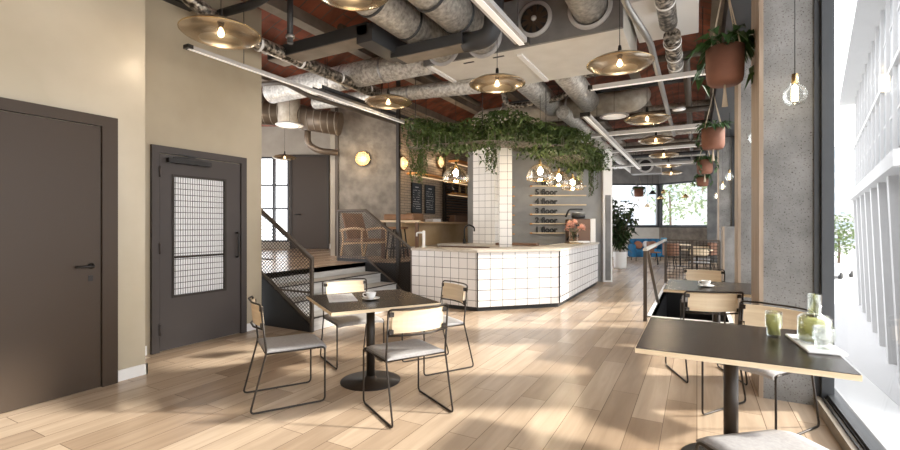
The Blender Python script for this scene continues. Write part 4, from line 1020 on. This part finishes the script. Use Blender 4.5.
# potted fig
t = empty('potted_plant',(-2.20,15.60,0),0,**T('tall dark leafy plant in a white ribbed pot beside the white pilaster','potted plant'))
B().lathe([(0,0),(.17,0)]+[(.19+.02*(k/12)+(.006 if k%2 else 0),.02+.52*k/12) for k in range(13)]+[(.19,.54),(.18,.50),(0,.50)],n=32).out('pot','ceramic',t)
random.seed(31); b=B(); st=B()
for k in range(20):
    a=random.uniform(0,2*PI); H_=random.uniform(.7,1.75); sp=random.uniform(.15,.85); pts=[]
    for j in range(8):
        f=j/7; pts.append(Vector((sp*f**1.5*math.cos(a),sp*f**1.5*math.sin(a),.5+H_*f)))
    st.tube(pts,[.016*(1-.7*j/7) for j in range(8)],6)
    for j in range(2,8):
        for i in range(4):
            a2=random.uniform(0,2*PI); b.leaf(pts[j]+Vector((0,0,random.uniform(-.1,.1))),(math.cos(a2),math.sin(a2),random.uniform(-.2,.7)),random.uniform(.22,.34),random.uniform(.12,.17),random.uniform(.2,.7))
b.out('leaves','leaf_ficus',t); st.out('stems','bark',t)
# tables and chairs deep in the room
def round_table(x,y,lb,r_=.38):
    t=empty('round_table',(x,y,0),0,**T(lb,'table','round tables deep in the room'))
    B().lathe([(0,.72),(r_,.72),(r_,.745),(0,.745)],n=28).out('tabletop','ply',t); B().tube([(0,0,.01),(0,0,.72)],.03,10).out('pedestal','dark',t); B().lathe([(0,0),(.22,0),(.22,.01),(0,.02)],n=24).out('base_plate','dark',t)
round_table(.0,14.0,'pale round table behind the wire mesh guard'); round_table(-.5,17.3,'pale round table near the far dark wall')
def shell_chair(x,y,a,m,lb):
    t=empty('shell_chair',(x,y,0),D(a),**T(lb,'chair','moulded chairs deep in the room'))
    q=[(-.24*math.cos(k*PI/10-PI/2)*1.0-.0,.25*math.sin(k*PI/10-PI/2)) for k in range(11)]; qi=[(x_*.88,y_*.88) for x_,y_ in q][::-1]
    B().prism(q+qi,.42,.82).out('backrest',m,t,bevel=.01); B().lathe([(0,.42),(.23,.42),(.24,.45),(0,.46)],n=24).out('seat',m,t)
    for a2 in range(4): B().tube([(.2*math.cos(a2*PI/2+.78),.2*math.sin(a2*PI/2+.78),0),(.12*math.cos(a2*PI/2+.78),.12*math.sin(a2*PI/2+.78),.42)],.012,6).out('leg','dark',t)
shell_chair(-1.35,17.6,0,'tan','orange shell chair left of the round table by the dark wall')
shell_chair(-.75,16.4,80,'tan','orange shell chair in front of the table by the dark wall')
shell_chair(.35,17.4,190,'tan','orange shell chair by the far concrete column')
chair(.05,13.3,90,'wooden backed chair seen through the wire mesh guard, near side of the round table')
chair(.10,14.8,270,'wooden backed chair beyond the round table behind the mesh guard')
# small cluster of pendants before the far windows
for k,(l,w_,z,m) in enumerate(((8.6,19.2,2.72,'dark'),(9.05,19.4,2.52,'brass'),(9.9,19.0,2.56,'brass'),(8.3,19.0,2.15,'glass_amber'),(9.35,19.8,2.80,'brass'))):
    x,y=W(l,w_); t=empty('cone_pendant',(x,y,z),0,**T(['dark cone pendant before the far window mullion','small brass cone pendant just right of the far mullion','wide brass cone pendant in front of the trees','smoky glass pendant hanging lowest before the far mullion','small brass cone pendant hanging highest in the cluster'][k],'pendant lamp','small pendants before the far windows'))
    B().lathe([(.03,.16),(.05,.14),(.17 if k!=4 else .1,.0),(.16 if k!=4 else .09,0),(.04,.13)],n=24).out('shade',m,t); B().tube([(0,0,.15),(0,0,CEIL-.2-z)],.005,6).out('cord','black',t)

# ------------------------------------------------------------------ outside
SZ=-3.7
B().box(1.0,90,-20,140,SZ-.2,SZ).box(-40,1.0,23.6,140,SZ-.2,SZ).out('ground_street','street',**ST)
B().box(5,10,-20,130,SZ,SZ+.02).out('road','road',**ST)
B().box(.955,1.05,-3.2,21,SZ,-.0).out('wall_outer_base','stone',**ST)
a_f = math.atan2(-.983,-.182)
x,y = W(26.0,29.0)
t = empty('stone_building',(x,y,0),a_f+PI,**T('tall pale stone building with columns and cornice across the street','building'))
Lf=22
B().box(-Lf,0,-6,0,3.3,9.2).out('wall','stone',t)
B().box(-Lf-.2,.3,-6.2,.8,9.2,9.32).box(-Lf-.2,.3,-6.2,.55,9.5,9.6).box(-Lf,.2,-6,.3,3.0,3.45).box(-Lf,.1,-6,.12,6.2,6.35).out('cornice','stone',t)
B().box(-Lf,0,-6,-.9,SZ,3.0).out('shopfront','stonedark',t)
for k in range(8):
    x=-Lf+.4+k*3.1; B().bar((x-.25,-.55,SZ),(x+.15,-.3,3.05),.8,.5).out('column','stone',t)
for k in range(12):
    x=-Lf+1.3+k*1.78; B().box(x-.5,x+.5,-.02,.03,3.7,6.0).box(x-.5,x+.5,-.02,.03,6.5,9.0).out('window','outglass',t)
    B().box(x-.5,x+.5,.0,.05,4.8,4.88).box(x-.5,x+.5,.0,.05,7.7,7.78).out('window_bar','stone',t)
    B().box(x-.95,x-.85,0,.10,3.4,9.2).out('pilaster','stone',t)
t = empty('glass_tower',(26,110,SZ),0,**T('distant glassy office block behind the street trees','building'))
B().box(-8,.5,0,10,0,20).out('wall','stone',t)
for r_ in range(7):
    B().box(-7.6,.2,-.1,.02,1.6+r_*2.7,3.0+r_*2.7).out('window_band','outglass2',t)
def tree(x,y,h_,rc,lb,seed,m='tree',n=420,ls=.5):
    random.seed(seed); t=empty('street_tree',(x,y,SZ),0,**T(lb,'tree','street trees'))
    B().tube([(0,0,0),(.1,0,h_*.4),(0,.1,h_*.75)],[.16,.11,.05],8).out('trunk','bark',t)
    b=B()
    for k in range(n):
        a=random.uniform(0,2*PI); e_=random.uniform(-1,1); r_=rc*random.random()**.4; c=math.sqrt(1-e_*e_)
        b.leaf((r_*c*math.cos(a),r_*c*math.sin(a),h_*.66+r_*e_*1.25),(random.uniform(-1,1),random.uniform(-1,1),random.uniform(-.6,.6)),ls,ls*.6,.2)
    b.out('crown',m,t)
tree(*W(40.8,47.5),6.2,1.9,'yellow green street tree seen at the edge of the large window',41)
tree(1.2,42,12,2.4,'green tree seen through the far right window',42,'tree',500,.45)
tree(-2.2,46,11,2.0,'green tree seen at the far window mullion',43,'tree',300,.45)
t = empty('apartment_block',(-4,60,SZ),.1,**T('pale apartment block seen through the far windows','building'))
B().box(-16,14,0,8,0,18).out('wall','stone',t)
for r_ in range(4):
    for k in range(11):
        x=-14+k*2.6; B().box(x-.7,x+.7,-.08,.02,1.5+r_*3.2,3.4+r_*3.2).out('window','outglass2',t)
def car(x,y,a,lb):
    t=empty('parked_car',(x,y,SZ+.02),a,**T(lb,'car'))
    B().vprism([(-2.1,.35),(2.1,.35),(2.15,.7),(1.95,.88),(1.05,.98),(.55,1.38),(-1.2,1.42),(-1.85,1.02),(-2.15,.95)],-.85,.85).out('body','carwhite',t,bevel=.08)
    B().vprism([(.95,.98),(.50,1.33),(-1.1,1.36),(-1.7,1.02)],-.865,.865).out('side_windows','outglass',t)
    for sx in (-1.3,1.3):
        for sy in (-.82,.82): B().lathe([(0,-.1),(.32,-.1),(.32,.1),(0,.1)],(sx,sy,.32),axis='Y',n=24).out('wheel','rubber',t)
    for sy in (-.6,.6): B().box(2.08,2.17,sy-.18,sy+.18,.62,.76).out('headlight','ceramic',t)
x,y=W(22.0,20.3); car(x,y,D(78),'white car parked outside, cut by the right edge of the view')
x,y=W(37.5,44); car(x,y,D(60),'distant pale car on the street beyond the window frame')
t=empty('street_bollard',(*W(23.7,25.6),SZ),0,**T('slim dark bollard post on the pavement before the stone building','bollard')); B().tube([(0,0,0),(0,0,1.8)],.05,10).out('post','steel',t); B().ball((0,0,1.85),.10).out('cap','steel',t)

# ------------------------------------------------------------------ light, sky, camera
wd = bpy.data.worlds.new('sky'); S.world = wd; wd.use_nodes = True
bg = wd.node_tree.nodes['Background']; bg.inputs[0].default_value = (.965,.98,1,1); bg.inputs[1].default_value = 2.6
sn = bpy.data.lights.new('sun','SUN'); sn.energy = 6; sn.angle = D(3.5); sn.color = (1,.94,.84)
so = bpy.data.objects.new('sun',sn); COL.objects.link(so)
dv = Vector((-.80,-.42,-.50)); so.rotation_euler = dv.to_track_quat('-Z','Y').to_euler()
cam = bpy.data.cameras.new('camera'); co = bpy.data.objects.new('camera',cam); COL.objects.link(co)
co.location = (0,0,1.41); co.rotation_euler = (PI/2,0,TH); cam.sensor_width = 36; cam.lens = 36*452/900; cam.clip_start=.05; cam.clip_end=400
S.camera = co
S.view_settings.view_transform='Standard'; S.view_settings.look='None'; S.view_settings.gamma=1; S.view_settings.use_curve_mapping=False
S.view_settings.exposure=0.6
